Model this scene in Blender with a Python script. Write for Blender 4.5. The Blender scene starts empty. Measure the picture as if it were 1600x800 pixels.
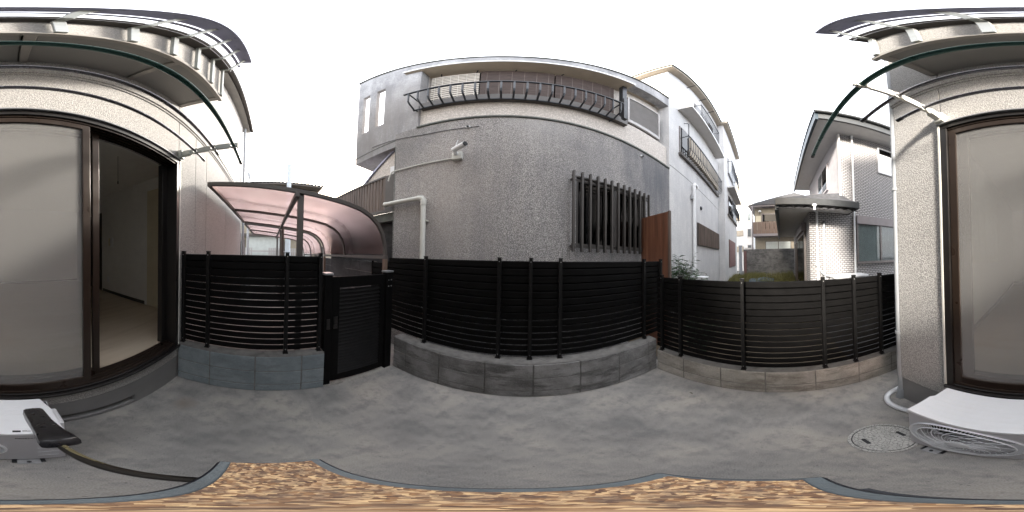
import bpy, math, random
from mathutils import Matrix, Vector
R = math.radians
random.seed(7)
sc = bpy.context.scene
col = sc.collection

# ------------------------------------------------------------------ camera, sky, sun, exposure
cam_d = bpy.data.cameras.new('camera')
cam_d.type = 'PANO'
cam_d.panorama_type = 'EQUIRECTANGULAR'
cam_d.clip_start = 0.01
cam_d.clip_end = 600
cam = bpy.data.objects.new('camera', cam_d)
col.objects.link(cam)
tilt = Matrix.Rotation(R(1.4), 4, Vector((math.cos(R(38)), -math.sin(R(38)), 0)))
cam.matrix_world = Matrix.Translation((0, 0, 1.5)) @ tilt @ Matrix.Rotation(R(4.5), 4, 'Z') @ Matrix.Rotation(R(90), 4, 'X')
sc.camera = cam

SUN_AZ, SUN_EL = -72.0, 24.0          # azimuth from +Y towards +X
world = bpy.data.worlds.new('World')
sc.world = world
world.use_nodes = True
wn = world.node_tree.nodes
wl = world.node_tree.links
wn.clear()
wo = wn.new('ShaderNodeOutputWorld')
bg = wn.new('ShaderNodeBackground')
sky = wn.new('ShaderNodeTexSky')
sky.sky_type = 'NISHITA'
sky.sun_disc = False
sky.sun_elevation = R(SUN_EL)
sky.sun_rotation = R(SUN_AZ)
sky.air_density = 1.0
sky.dust_density = 6.0
sky.ozone_density = 1.0
bg.inputs['Strength'].default_value = 0.15
# thin bright veil of cloud over the clear sky: the photograph's sky is white all round
veil = wn.new('ShaderNodeMix')
veil.data_type = 'RGBA'
veil.inputs[0].default_value = 0.72
veil.inputs[7].default_value = (4.9, 4.97, 5.15, 1)
wl.new(sky.outputs[0], veil.inputs[6])
wl.new(veil.outputs[2], bg.inputs[0])
wl.new(bg.outputs[0], wo.inputs[0])

sd = bpy.data.lights.new('sun', 'SUN')
sd.energy = 2.6
sd.angle = R(9)
sd.color = (1.0, 0.93, 0.84)
sun = bpy.data.objects.new('sun', sd)
col.objects.link(sun)
sdir = Vector((math.sin(R(SUN_AZ)) * math.cos(R(SUN_EL)), math.cos(R(SUN_AZ)) * math.cos(R(SUN_EL)), math.sin(R(SUN_EL))))
sun.rotation_euler = sdir.to_track_quat('Z', 'Y').to_euler()

sc.view_settings.view_transform = 'Standard'
sc.view_settings.look = 'None'
sc.view_settings.gamma = 1
sc.view_settings.use_curve_mapping = False
sc.view_settings.exposure = 2.45
sc.render.engine = 'CYCLES'
sc.cycles.use_denoising = True
sc.cycles.max_bounces = 8
sc.cycles.transparent_max_bounces = 12

# ------------------------------------------------------------------ mesh and object helpers
class MB:
    def __init__(s):
        s.v, s.f, s.c = [], [], []
    def add(s, vs, fs):
        b = len(s.v)
        s.c.append((b, len(s.f)))
        s.v += [tuple(p) for p in vs]
        s.f += [tuple(b + i for i in f) for f in fs]
        return s
    def box(s, x0, x1, y0, y1, z0, z1):
        x0, x1 = min(x0, x1), max(x0, x1)
        y0, y1 = min(y0, y1), max(y0, y1)
        z0, z1 = min(z0, z1), max(z0, z1)
        return s.add([(x0, y0, z0), (x1, y0, z0), (x1, y1, z0), (x0, y1, z0), (x0, y0, z1), (x1, y0, z1), (x1, y1, z1), (x0, y1, z1)],
                     [(0, 3, 2, 1), (4, 5, 6, 7), (0, 1, 5, 4), (1, 2, 6, 5), (2, 3, 7, 6), (3, 0, 4, 7)])
    def prism(s, poly, axis, a, b):
        # poly: 2D points; axis x: (y,z), y: (x,z), z: (x,y)
        n = len(poly)
        def P(p, t):
            return {'x': (t, p[0], p[1]), 'y': (p[0], t, p[1]), 'z': (p[0], p[1], t)}[axis]
        area = sum(poly[i][0] * poly[(i + 1) % n][1] - poly[(i + 1) % n][0] * poly[i][1] for i in range(n))
        if (area < 0) != (axis == 'y'):
            poly = poly[::-1]
        lo, hi = min(a, b), max(a, b)
        vs = [P(p, lo) for p in poly] + [P(p, hi) for p in poly]
        fs = [tuple(range(n))[::-1], tuple(range(n, 2 * n))] + [(i, (i + 1) % n, n + (i + 1) % n, n + i) for i in range(n)]
        return s.add(vs, fs)
    def tube(s, pts, r, n=8, cap=True):
        pts = [Vector(p) for p in pts]
        rs = r if isinstance(r, (list, tuple)) else [r] * len(pts)
        rings = []
        up = None
        for i, p in enumerate(pts):
            a = pts[max(i - 1, 0)]
            b = pts[min(i + 1, len(pts) - 1)]
            t = (b - a).normalized()
            if up is None:
                up = Vector((0, 0, 1)) if abs(t.z) < 0.9 else Vector((1, 0, 0))
            side = t.cross(up)
            if side.length < 1e-5:
                side = t.orthogonal()
            side.normalize()
            up = side.cross(t).normalized()
            rings.append([p + (side * math.cos(2 * math.pi * k / n) + up * math.sin(2 * math.pi * k / n)) * rs[i] for k in range(n)])
        vs = [q for g in rings for q in g]
        fs = []
        for i in range(len(pts) - 1):
            for k in range(n):
                fs.append((i * n + k, i * n + (k + 1) % n, (i + 1) * n + (k + 1) % n, (i + 1) * n + k))
        if cap:
            fs.append(tuple(range(n))[::-1])
            fs.append(tuple((len(pts) - 1) * n + k for k in range(n)))
        return s.add(vs, fs)
    def bar(s, a, b, w, h):
        # square bar between two points
        a, b = Vector(a), Vector(b)
        t = (b - a).normalized()
        up = Vector((0, 0, 1)) if abs(t.z) < 0.95 else Vector((0, 1, 0))
        sd_ = t.cross(up).normalized() * (w / 2)
        u_ = sd_.cross(t).normalized() * (h / 2)
        vs = [a - sd_ - u_, a + sd_ - u_, a + sd_ + u_, a - sd_ + u_, b - sd_ - u_, b + sd_ - u_, b + sd_ + u_, b - sd_ + u_]
        return s.add(vs, [(0, 1, 2, 3), (7, 6, 5, 4), (0, 4, 5, 1), (1, 5, 6, 2), (2, 6, 7, 3), (3, 7, 4, 0)])
    def ribbon(s, pts, w, h, axis='x'):
        # rectangular section swept along pts lying in a plane square to axis
        pts = [Vector(p) for p in pts]
        ax = {'x': Vector((1, 0, 0)), 'y': Vector((0, 1, 0)), 'z': Vector((0, 0, 1))}[axis]
        vs, fs = [], []
        for i, p in enumerate(pts):
            t = (pts[min(i + 1, len(pts) - 1)] - pts[max(i - 1, 0)]).normalized()
            nn = ax.cross(t).normalized()
            vs += [p - ax * w / 2 - nn * h / 2, p + ax * w / 2 - nn * h / 2, p + ax * w / 2 + nn * h / 2, p - ax * w / 2 + nn * h / 2]
        for i in range(len(pts) - 1):
            for k in range(4):
                fs.append((i * 4 + k, i * 4 + (k + 1) % 4, i * 4 + 4 + (k + 1) % 4, i * 4 + 4 + k))
        fs += [(3, 2, 1, 0), tuple(len(vs) - 4 + k for k in range(4))]
        return s.add(vs, fs)
    def lathe(s, prof, n=32, c=(0, 0, 0)):
        # prof: (r, z) list, around z
        vs, fs = [], []
        for (r, z) in prof:
            for k in range(n):
                a = 2 * math.pi * k / n
                vs.append((c[0] + r * math.cos(a), c[1] + r * math.sin(a), c[2] + z))
        for i in range(len(prof) - 1):
            for k in range(n):
                fs.append((i * n + k, i * n + (k + 1) % n, (i + 1) * n + (k + 1) % n, (i + 1) * n + k))
        return s.add(vs, fs)
    def mesh(s, name):
        me = bpy.data.meshes.new(name)
        me.from_pydata(s.v, [], s.f)
        me.update()
        return me
    def each(s, name, mat, parent=None, bevel=0, smooth=False):
        # every added shape becomes an object of its own
        cs = s.c + [(len(s.v), len(s.f))]
        out = []
        for (v0, f0), (v1, f1) in zip(cs[:-1], cs[1:]):
            m = MB()
            m.v = s.v[v0:v1]
            m.f = [tuple(i - v0 for i in f) for f in s.f[f0:f1]]
            out.append(m.build(name, mat, parent, bevel, smooth))
        return out
    def build(s, name, mat, parent=None, bevel=0, smooth=False):
        me = s.mesh(name)
        me.materials.append(M[mat])
        if smooth:
            for p in me.polygons:
                p.use_smooth = True
        o = bpy.data.objects.new(name, me)
        col.objects.link(o)
        o.parent = parent
        if bevel:
            b = o.modifiers.new('bevel', 'BEVEL')
            b.width = bevel
            b.segments = 2
            b.limit_method = 'ANGLE'
        if smooth:
            try:
                me.set_sharp_from_angle(angle=R(40))
            except Exception:
                pass
        return o

def tag(o, label=None, cat=None, group=None, kind=None):
    if label: o['label'] = label
    if cat: o['category'] = cat
    if group: o['group'] = group
    if kind: o['kind'] = kind
    return o
def thing(name, label, cat, loc=(0, 0, 0), rz=0, group=None):
    o = bpy.data.objects.new(name, None)
    o.empty_display_size = 0.2
    col.objects.link(o)
    o.location = loc
    o.rotation_euler = (0, 0, rz)
    return tag(o, label, cat, group)
def inst(name, me, parent, loc=(0, 0, 0), rot=None, scale=None):
    o = bpy.data.objects.new(name, me)
    col.objects.link(o)
    o.parent = parent
    o.location = loc
    if rot: o.rotation_euler = rot
    if scale: o.scale = scale
    return o
def box(name, mat, parent, x0, x1, y0, y1, z0, z1, bevel=0):
    return MB().box(x0, x1, y0, y1, z0, z1).build(name, mat, parent, bevel)

# ------------------------------------------------------------------ materials
M = {}
class NT:
    def __init__(s, name):
        m = bpy.data.materials.new(name)
        m.use_nodes = True
        s.m = m
        s.n = m.node_tree.nodes
        s.l = m.node_tree.links
        s.b = s.n['Principled BSDF']
        s.out = s.n['Material Output']
        M[name] = m
    def node(s, t, **kw):
        x = s.n.new(t)
        for k, v in kw.items():
            if k in x.inputs.keys() if hasattr(x.inputs, 'keys') else False:
                x.inputs[k].default_value = v
            else:
                setattr(x, k, v)
        return x
    def link(s, a, b):
        s.l.new(a, b)
    def coord(s, kind='Object', scale=(1, 1, 1)):
        if kind == 'World':
            g = s.n.new('ShaderNodeNewGeometry').outputs['Position']
        else:
            g = s.n.new('ShaderNodeTexCoord').outputs[kind]
        if scale == (1, 1, 1):
            return g
        mp = s.n.new('ShaderNodeMapping')
        mp.inputs['Scale'].default_value = scale
        s.link(g, mp.inputs[0])
        return mp.outputs[0]
    def noise(s, vec, scale, detail=4, rough=0.6):
        t = s.n.new('ShaderNodeTexNoise')
        t.inputs['Scale'].default_value = scale
        t.inputs['Detail'].default_value = detail
        t.inputs['Roughness'].default_value = rough
        s.link(vec, t.inputs['Vector'])
        return t.outputs['Fac']
    def ramp(s, fac, stops):
        r = s.n.new('ShaderNodeValToRGB')
        el = r.color_ramp.elements
        while len(el) > 1:
            el.remove(el[-1])
        for i, (p, c) in enumerate(stops):
            e = el[0] if i == 0 else el.new(p)
            e.position = p
            e.color = (c, c, c, 1) if isinstance(c, (int, float)) else (*c, 1)
        s.link(fac, r.inputs[0])
        return r.outputs[0]
    def mix(s, fac, a, b, mode='MIX'):
        x = s.n.new('ShaderNodeMix')
        x.data_type = 'RGBA'
        x.blend_type = mode
        for sock, val in ((x.inputs[0], fac), (x.inputs[6], a), (x.inputs[7], b)):
            if hasattr(val, 'is_linked') or hasattr(val, 'links'):
                s.link(val, sock)
            elif isinstance(val, (int, float)):
                sock.default_value = val
            else:
                sock.default_value = (*val, 1)
        return x.outputs[2]
    def bump(s, h, strength=0.3, dist=0.01):
        b = s.n.new('ShaderNodeBump')
        b.inputs['Strength'].default_value = strength
        b.inputs['Distance'].default_value = dist
        s.link(h, b.inputs['Height'])
        s.link(b.outputs[0], s.b.inputs['Normal'])
    def base(s, c):
        if hasattr(c, 'links'):
            s.link(c, s.b.inputs['Base Color'])
        else:
            s.b.inputs['Base Color'].default_value = (*c, 1)
    def rough(s, r):
        if hasattr(r, 'links'):
            s.link(r, s.b.inputs['Roughness'])
        else:
            s.b.inputs['Roughness'].default_value = r

def plain(name, c, rough=0.5, metal=0.0, var=0.12, scale=6.0, bump=0.0, bscale=120, coord='World'):
    t = NT(name)
    v = t.coord(coord)
    n = t.noise(v, scale, 5)
    lo = tuple(max(0, x * (1 - var)) for x in c)
    hi = tuple(min(1, x * (1 + var)) for x in c)
    t.base(t.ramp(n, [(0.3, lo), (0.7, hi)]))
    n2 = t.noise(v, scale * 4, 3)
    t.rough(t.ramp(n2, [(0.3, max(0.05, rough - 0.08)), (0.7, min(1, rough + 0.08))]))
    t.b.inputs['Metallic'].default_value = metal
    if bump:
        t.bump(t.noise(v, bscale, 3), bump, 0.004)
    return t

def stucco(name, lo, hi, grain=70, bump=0.9, dist=0.006, stain=None, stain_amt=0.5, streak=0.0, streak_col=(0.1, 0.1, 0.11), patches=()):
    t = NT(name)
    v = t.coord('World')
    vor = t.n.new('ShaderNodeTexVoronoi')
    vor.inputs['Scale'].default_value = grain
    t.link(v, vor.inputs['Vector'])
    n = t.noise(v, grain * 0.8, 3, 0.7)
    h = t.n.new('ShaderNodeMath'); h.operation = 'MULTIPLY_ADD'
    t.link(vor.outputs['Distance'], h.inputs[0]); h.inputs[1].default_value = -0.8
    t.link(n, h.inputs[2])
    c = t.ramp(h.outputs[0], [(0.0, lo), (0.42, hi)])
    big = t.noise(v, 1.3, 5, 0.65)
    if stain:
        c = t.mix(t.ramp(big, [(0.42, 0.0), (0.68, stain_amt)]), c, stain)
    if streak:
        sv = t.coord('World', (2.3, 2.3, 0.34))
        st = t.noise(sv, 1.3, 8, 0.72)
        c = t.mix(t.ramp(st, [(0.45, 0.0), (0.66, streak)]), c, streak_col)
    for (pc_, rad, amt, pcol) in patches:
        # weather stain with its own ragged, drawn-out outline
        sub = t.n.new('ShaderNodeVectorMath'); sub.operation = 'SUBTRACT'
        t.link(v, sub.inputs[0]); sub.inputs[1].default_value = pc_
        mp = t.n.new('ShaderNodeVectorMath'); mp.operation = 'MULTIPLY'
        t.link(sub.outputs[0], mp.inputs[0]); mp.inputs[1].default_value = (1.0, 1.0, 0.7)
        ln = t.n.new('ShaderNodeVectorMath'); ln.operation = 'LENGTH'
        t.link(mp.outputs[0], ln.inputs[0])
        pn = t.noise(t.coord('World', (3.0, 3.0, 0.5)), 2.2, 6, 0.7)
        ad = t.n.new('ShaderNodeMath'); ad.operation = 'MULTIPLY_ADD'
        t.link(pn, ad.inputs[0]); ad.inputs[1].default_value = 1.6 * rad
        t.link(ln.outputs['Value'], ad.inputs[2])
        dv = t.n.new('ShaderNodeMath'); dv.operation = 'DIVIDE'
        t.link(ad.outputs[0], dv.inputs[0]); dv.inputs[1].default_value = 2.4 * rad
        c = t.mix(t.ramp(dv.outputs[0], [(0.35, amt), (0.75, 0.0)]), c, pcol)
    t.base(c)
    t.rough(0.92)
    t.bump(h.outputs[0], bump, dist)
    return t

stucco('stucco', (0.32, 0.313, 0.303), (0.73, 0.715, 0.69), grain=125, bump=0.7, dist=0.003, stain=(0.42, 0.40, 0.37), stain_amt=0.25)
stucco('lithin_grey', (0.21, 0.20, 0.195), (0.72, 0.69, 0.67), grain=95, bump=0.7, dist=0.004, stain=(0.19, 0.19, 0.20), stain_amt=0.55, streak=0.38, streak_col=(0.17, 0.17, 0.18), patches=(((2.5, 2.3, 3.2), 1.25, 0.85, (0.11, 0.118, 0.135)), ((0.9, 2.1, 2.6), 0.8, 0.4, (0.20, 0.20, 0.21)), ((1.5, 2.2, 1.45), 0.75, 0.5, (0.11, 0.11, 0.115)), ((-1.75, 1.8, 3.6), 0.7, 0.45, (0.14, 0.135, 0.13)), ((0.2, 2.0, 3.75), 0.6, 0.4, (0.55, 0.54, 0.53)), ((-1.0, 1.9, 2.3), 1.0, 0.5, (0.47, 0.42, 0.385))))
stucco('concrete_tower', (0.40, 0.40, 0.41), (0.54, 0.54, 0.55), grain=30, bump=0.25, dist=0.003, stain=(0.17, 0.17, 0.18), stain_amt=0.6, streak=0.75, streak_col=(0.19, 0.19, 0.20), patches=(((-2.5, 1.7, 3.95), 1.1, 0.85, (0.21, 0.20, 0.195)), ((-1.75, 1.75, 5.0), 0.9, 0.7, (0.30, 0.285, 0.275))))
stucco('cream_render', (0.56, 0.52, 0.48), (0.84, 0.79, 0.74), grain=40, bump=0.6, stain=(0.50, 0.45, 0.40), stain_amt=0.4)
stucco('white_render', (0.56, 0.56, 0.56), (0.76, 0.755, 0.75), grain=60, bump=0.5, stain=(0.46, 0.47, 0.49), stain_amt=0.5, streak=0.5, streak_col=(0.42, 0.42, 0.44))
stucco('far_white', (0.66, 0.66, 0.66), (0.78, 0.78, 0.77), grain=20, bump=0.2)
plain('foundation', (0.27, 0.265, 0.26), 0.85, var=0.15, scale=3, bump=0.4, bscale=90)

# yard concrete: broom-worn slab with dark damp patches, wheel scuffs and a rusty spot
t = NT('yard_concrete')
v = t.coord('World')
a = t.noise(v, 2.1, 8, 0.62)
b = t.noise(v, 9.0, 6, 0.7)
c_ = t.noise(v, 260, 2, 0.5)
c = t.ramp(a, [(0.36, (0.187, 0.180, 0.173)), (0.5, (0.318, 0.299, 0.275)), (0.64, (0.435, 0.398, 0.35))])
c = t.mix(t.ramp(b, [(0.48, 0.0), (0.66, 0.65)]), c, (0.135, 0.135, 0.138))
c = t.mix(0.26, c, t.ramp(c_, [(0.40, (0.12, 0.12, 0.12)), (0.60, (0.46, 0.46, 0.44))]))
sv = t.coord('World', (1.0, 1.6, 1.0))
scr = t.noise(sv, 5.5, 7, 0.75)
c = t.mix(t.ramp(scr, [(0.60, 0.0), (0.74, 0.4)]), c, (0.10, 0.10, 0.105))
# grit and small dark specks
gk = t.n.new('ShaderNodeTexVoronoi'); gk.inputs['Scale'].default_value = 24; t.link(v, gk.inputs['Vector'])
c = t.mix(t.ramp(gk.outputs['Distance'], [(0.05, 0.7), (0.09, 0.0)]), c, (0.08, 0.075, 0.07))
dist = t.n.new('ShaderNodeVectorMath'); dist.operation = 'DISTANCE'
t.link(v, dist.inputs[0]); dist.inputs[1].default_value = (-0.98, -0.55, 0)
dn = t.n.new('ShaderNodeMath'); dn.operation = 'MULTIPLY_ADD'
t.link(b, dn.inputs[0]); dn.inputs[1].default_value = 0.25; t.link(dist.outputs['Value'], dn.inputs[2])
c = t.mix(t.ramp(dn.outputs[0], [(0.12, 0.55), (0.24, 0.0)]), c, (0.17, 0.125, 0.095))
t.base(c)
t.rough(0.88)
t.bump(c_, 0.35, 0.003)

# concrete blocks: each piece its own tone
def block_mat(name, lo, hi, dark, damt, tint=None):
    t = NT(name)
    v = t.coord('World')
    oi = t.n.new('ShaderNodeObjectInfo')
    a = t.noise(v, 3.2, 7, 0.65)
    c = t.ramp(a, [(0.42, lo), (0.58, hi)])
    c = t.mix(0.3, c, t.ramp(oi.outputs['Random'], [(0.0, lo), (1.0, hi)]))
    sv = t.coord('World', (1, 1, 3.0))
    d = t.noise(sv, 2.3, 6, 0.7)
    c = t.mix(t.ramp(d, [(0.50, 0.0), (0.62, damt)]), c, dark)
    f = t.noise(v, 180, 2)
    c = t.mix(0.3, c, t.ramp(f, [(0.35, tuple(x * 0.6 for x in lo)), (0.65, tuple(min(1, x * 1.2) for x in hi))]))
    t.base(c)
    t.rough(0.93)
    t.bump(f, 0.5, 0.003)
block_mat('block_blue', (0.15, 0.18, 0.195), (0.26, 0.29, 0.30), (0.10, 0.11, 0.12), 0.6)
block_mat('block_dark', (0.12, 0.116, 0.112), (0.33, 0.325, 0.32), (0.035, 0.033, 0.03), 0.9)
block_mat('block_tan', (0.23, 0.22, 0.20), (0.42, 0.40, 0.36), (0.09, 0.075, 0.06), 0.8)
block_mat('block_old', (0.10, 0.10, 0.098), (0.25, 0.245, 0.235), (0.05, 0.05, 0.048), 0.85)
block_mat('block_black', (0.03, 0.03, 0.032), (0.08, 0.08, 0.082), (0.02, 0.02, 0.02), 0.7)
plain('mortar', (0.165, 0.16, 0.15), 0.95, var=0.3, scale=12, bump=0.7, bscale=60)

plain('fence_black', (0.005, 0.0048, 0.0048), 0.58, 0.0, var=0.25, scale=9).b.inputs['Specular IOR Level'].default_value = 0.07
plain('fence_post', (0.008, 0.0078, 0.0078), 0.45, 0.0, var=0.2, scale=9).b.inputs['Specular IOR Level'].default_value = 0.2
plain('galvanised', (0.34, 0.34, 0.34), 0.45, 0.7, var=0.2, scale=30)
plain('bronze_frame', (0.040, 0.027, 0.020), 0.34, 0.2, var=0.06, scale=2)
plain('dark_bronze', (0.014, 0.012, 0.011), 0.40, 0.0, var=0.06, scale=2)
plain('white_plastic', (0.78, 0.79, 0.80), 0.38, var=0.03, scale=3)
plain('ac_white', (0.76, 0.78, 0.80), 0.36, var=0.03, scale=3)
plain('ac_front', (0.50, 0.495, 0.52), 0.42, var=0.04, scale=3)
plain('ac_dark', (0.018, 0.018, 0.02), 0.6, var=0.2)
plain('grey_metal', (0.30, 0.31, 0.32), 0.38, 0.35, var=0.1)
plain('arm_grey', (0.36, 0.38, 0.36), 0.42, 0.3, var=0.08)
plain('arm_white', (0.70, 0.69, 0.64), 0.4, 0.0, var=0.06)
plain('pole_green', (0.028, 0.085, 0.075), 0.3, 0.2, var=0.1)
plain('pole_steel', (0.20, 0.20, 0.22), 0.22, 0.85, var=0.1)
plain('soffit', (0.30, 0.295, 0.28), 0.8, var=0.08, scale=3)
plain('soffit_beam', (0.36, 0.34, 0.31), 0.7, var=0.1)
plain('trim_brown', (0.085, 0.075, 0.068), 0.5, var=0.15)
plain('rail_blue', (0.30, 0.31, 0.40), 0.35, 0.4, var=0.1)
plain('pipe_grey', (0.36, 0.38, 0.40), 0.45, var=0.1, scale=5)
plain('pipe_beige', (0.62, 0.62, 0.57), 0.45, var=0.08, scale=5)
plain('pipe_white', (0.74, 0.75, 0.76), 0.4, var=0.06)
plain('iron_black', (0.030, 0.033, 0.040), 0.45, 0.3, var=0.2)
plain('grille_brown', (0.070, 0.064, 0.060), 0.45, 0.3, var=0.12)
plain('louver_grey', (0.40, 0.385, 0.38), 0.45, 0.1, var=0.1)
plain('awning_tan', (0.47, 0.41, 0.33), 0.8, var=0.08)
plain('ledge_dark', (0.12, 0.13, 0.12), 0.8, var=0.3, scale=8)
plain('room_wall', (0.80, 0.79, 0.76), 0.9, var=0.04, bump=0.2, bscale=200)
plain('closet_beige', (0.62, 0.56, 0.42), 0.6, var=0.04)
plain('dark_door', (0.03, 0.026, 0.024), 0.5)
_c = plain('curtain', (0.80, 0.78, 0.72), 0.9, var=0.05)
_tl = _c.n.new('ShaderNodeBsdfTranslucent'); _tl.inputs[0].default_value = (0.75, 0.73, 0.68, 1)
_mx = _c.n.new('ShaderNodeMixShader'); _mx.inputs[0].default_value = 0.5
_c.link(_c.b.outputs[0], _mx.inputs[1]); _c.link(_tl.outputs[0], _mx.inputs[2]); _c.link(_mx.outputs[0], _c.out.inputs[0])
plain('rubber_black', (0.010, 0.010, 0.012), 0.32, var=0.2, scale=20)
plain('tripod_grey', (0.05, 0.065, 0.075), 0.5, var=0.3, scale=60, bump=0.2, bscale=400)
plain('tripod_rim', (0.012, 0.014, 0.022), 0.4)
plain('rod_olive', (0.30, 0.27, 0.16), 0.3, 0.7)
plain('rod_black', (0.02, 0.018, 0.016), 0.35, 0.3)
plain('asphalt', (0.07, 0.07, 0.072), 0.9, var=0.3, scale=2, bump=0.5, bscale=80)
plain('soil', (0.12, 0.095, 0.065), 0.95, var=0.4, scale=4, bump=0.8, bscale=40)
plain('grass_blade', (0.16, 0.155, 0.050), 0.7, var=0.5, scale=14)
plain('leaf', (0.055, 0.10, 0.045), 0.5, var=0.5, scale=20)
plain('stem', (0.10, 0.09, 0.05), 0.8)
plain('tarp_blue', (0.05, 0.09, 0.13), 0.5, var=0.2, bump=0.3, bscale=12)
plain('roof_tile', (0.07, 0.07, 0.075), 0.8, var=0.3, scale=10)
plain('gutter_dark', (0.045, 0.048, 0.05), 0.4, var=0.15)
plain('gutter_teal', (0.015, 0.030, 0.042), 0.4, var=0.15)
plain('nb_soffit', (0.50, 0.49, 0.48), 0.8, var=0.05)
plain('siding_plain', (0.50, 0.48, 0.50), 0.8, var=0.06)
plain('alu_bronze', (0.16, 0.145, 0.14), 0.4, 0.4, var=0.1)
plain('shutter_mauve', (0.24, 0.215, 0.22), 0.5, var=0.1)
plain('balcony_brown', (0.17, 0.115, 0.085), 0.6, var=0.15)
plain('far_beige', (0.30, 0.265, 0.205), 0.85, var=0.1)
plain('far_green', (0.50, 0.54, 0.52), 0.8, var=0.08)
plain('eave_tan', (0.38, 0.335, 0.275), 0.7, var=0.1)
plain('red_louver', (0.20, 0.11, 0.105), 0.6, var=0.15)
plain('blind_cream', (0.62, 0.57, 0.50), 0.8, var=0.1)
plain('black_print', (0.02, 0.02, 0.022), 0.6)
plain('utility_concrete', (0.42, 0.46, 0.50), 0.8, var=0.08)

# glass: real panes that mirror the sky and let the room show
def glass(name, tint, refl=0.12, rough=0.02):
    t = NT(name)
    t.n.remove(t.b)
    tr = t.n.new('ShaderNodeBsdfTransparent'); tr.inputs[0].default_value = (*tint, 1)
    gl = t.n.new('ShaderNodeBsdfGlossy'); gl.inputs['Roughness'].default_value = rough
    fr = t.n.new('ShaderNodeLayerWeight'); fr.inputs[0].default_value = 0.5
    pw_ = t.n.new('ShaderNodeMath'); pw_.operation = 'POWER'; pw_.inputs[1].default_value = 4.0
    t.link(fr.outputs['Facing'], pw_.inputs[0])
    mr = t.n.new('ShaderNodeMath'); mr.operation = 'MULTIPLY_ADD'
    t.link(pw_.outputs[0], mr.inputs[0]); mr.inputs[1].default_value = 0.7; mr.inputs[2].default_value = refl * 0.5
    mx = t.n.new('ShaderNodeMixShader')
    t.link(mr.outputs[0], mx.inputs[0]); t.link(tr.outputs[0], mx.inputs[1]); t.link(gl.outputs[0], mx.inputs[2])
    t.link(mx.outputs[0], t.out.inputs[0])
glass('glass_clear', (0.975, 0.985, 0.98), 0.04)
glass('glass_dark', (0.07, 0.07, 0.085), 0.05, 0.05)
glass('glass_curtained', (0.70, 0.73, 0.74), 0.10, 0.04)

# insect screen: fine grey mesh, partly see-through
t = NT('insect_screen')
df = t.n.new('ShaderNodeBsdfDiffuse'); df.inputs[0].default_value = (0.46, 0.455, 0.445, 1)
tr = t.n.new('ShaderNodeBsdfTransparent')
mx = t.n.new('ShaderNodeMixShader'); mx.inputs[0].default_value = 0.34
t.n.remove(t.b)
t.link(tr.outputs[0], mx.inputs[1]); t.link(df.outputs[0], mx.inputs[2]); t.link(mx.outputs[0], t.out.inputs[0])

# carport sheet: smoke-pink polycarbonate
t = NT('polycarbonate')
t.n.remove(t.b)
v = t.coord('World', (1, 1, 1))
dirt = t.noise(v, 3.0, 6, 0.7)
tr = t.n.new('ShaderNodeBsdfTransparent'); t.link(t.ramp(dirt, [(0.3, (0.66, 0.53, 0.53)), (0.7, (0.87, 0.78, 0.77))]), tr.inputs[0])
tl = t.n.new('ShaderNodeBsdfTranslucent'); tl.inputs[0].default_value = (0.80, 0.70, 0.69, 1)
gl = t.n.new('ShaderNodeBsdfGlossy'); gl.inputs['Roughness'].default_value = 0.12; gl.inputs[0].default_value = (0.8, 0.74, 0.72, 1)
m1 = t.n.new('ShaderNodeMixShader'); m1.inputs[0].default_value = 0.35
t.link(tr.outputs[0], m1.inputs[1]); t.link(tl.outputs[0], m1.inputs[2])
m2 = t.n.new('ShaderNodeMixShader')
fr = t.n.new('ShaderNodeLayerWeight'); fr.inputs[0].default_value = 0.5
pw_ = t.n.new('ShaderNodeMath'); pw_.operation = 'POWER'; pw_.inputs[1].default_value = 5.0
t.link(fr.outputs['Facing'], pw_.inputs[0])
mr = t.n.new('ShaderNodeMath'); mr.operation = 'MULTIPLY_ADD'
t.link(pw_.outputs[0], mr.inputs[0]); mr.inputs[1].default_value = 0.45; mr.inputs[2].default_value = 0.03
t.link(mr.outputs[0], m2.inputs[0]); t.link(m1.outputs[0], m2.inputs[1]); t.link(gl.outputs[0], m2.inputs[2])
t.link(m2.outputs[0], t.out.inputs[0])

# wood grain (panel door) and pale flooring
def wood(name, dark, mid, light, sc_, squash, rough=0.5, axis='z'):
    t = NT(name)
    s_ = {'z': (sc_, sc_, sc_ * squash), 'y': (sc_, sc_ * squash, sc_), 'x': (sc_ * squash, sc_, sc_)}[axis]
    v = t.coord('World', s_)
    n = t.noise(v, 1.0, 8, 0.7)
    w = t.noise(v, 4.0, 4, 0.6)
    c = t.ramp(n, [(0.30, dark), (0.5, mid), (0.72, light)])
    c = t.mix(t.ramp(w, [(0.5, 0.0), (0.75, 0.45)]), c, dark)
    t.base(c)
    t.rough(rough)
    t.bump(n, 0.15, 0.002)
wood('panel_wood', (0.06, 0.026, 0.016), (0.145, 0.058, 0.031), (0.21, 0.095, 0.055), 16, 0.07)
wood('floor_wood', (0.44, 0.36, 0.27), (0.58, 0.49, 0.38), (0.66, 0.57, 0.46), 9, 0.08, 0.35, 'x')
wood('slat_brown', (0.05, 0.035, 0.028), (0.11, 0.08, 0.065), (0.19, 0.15, 0.13), 14, 0.1, 0.6, 'z')
wood('reed_blind', (0.028, 0.018, 0.015), (0.062, 0.040, 0.033), (0.11, 0.078, 0.066), 40, 0.04, 0.8, 'x')

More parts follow.
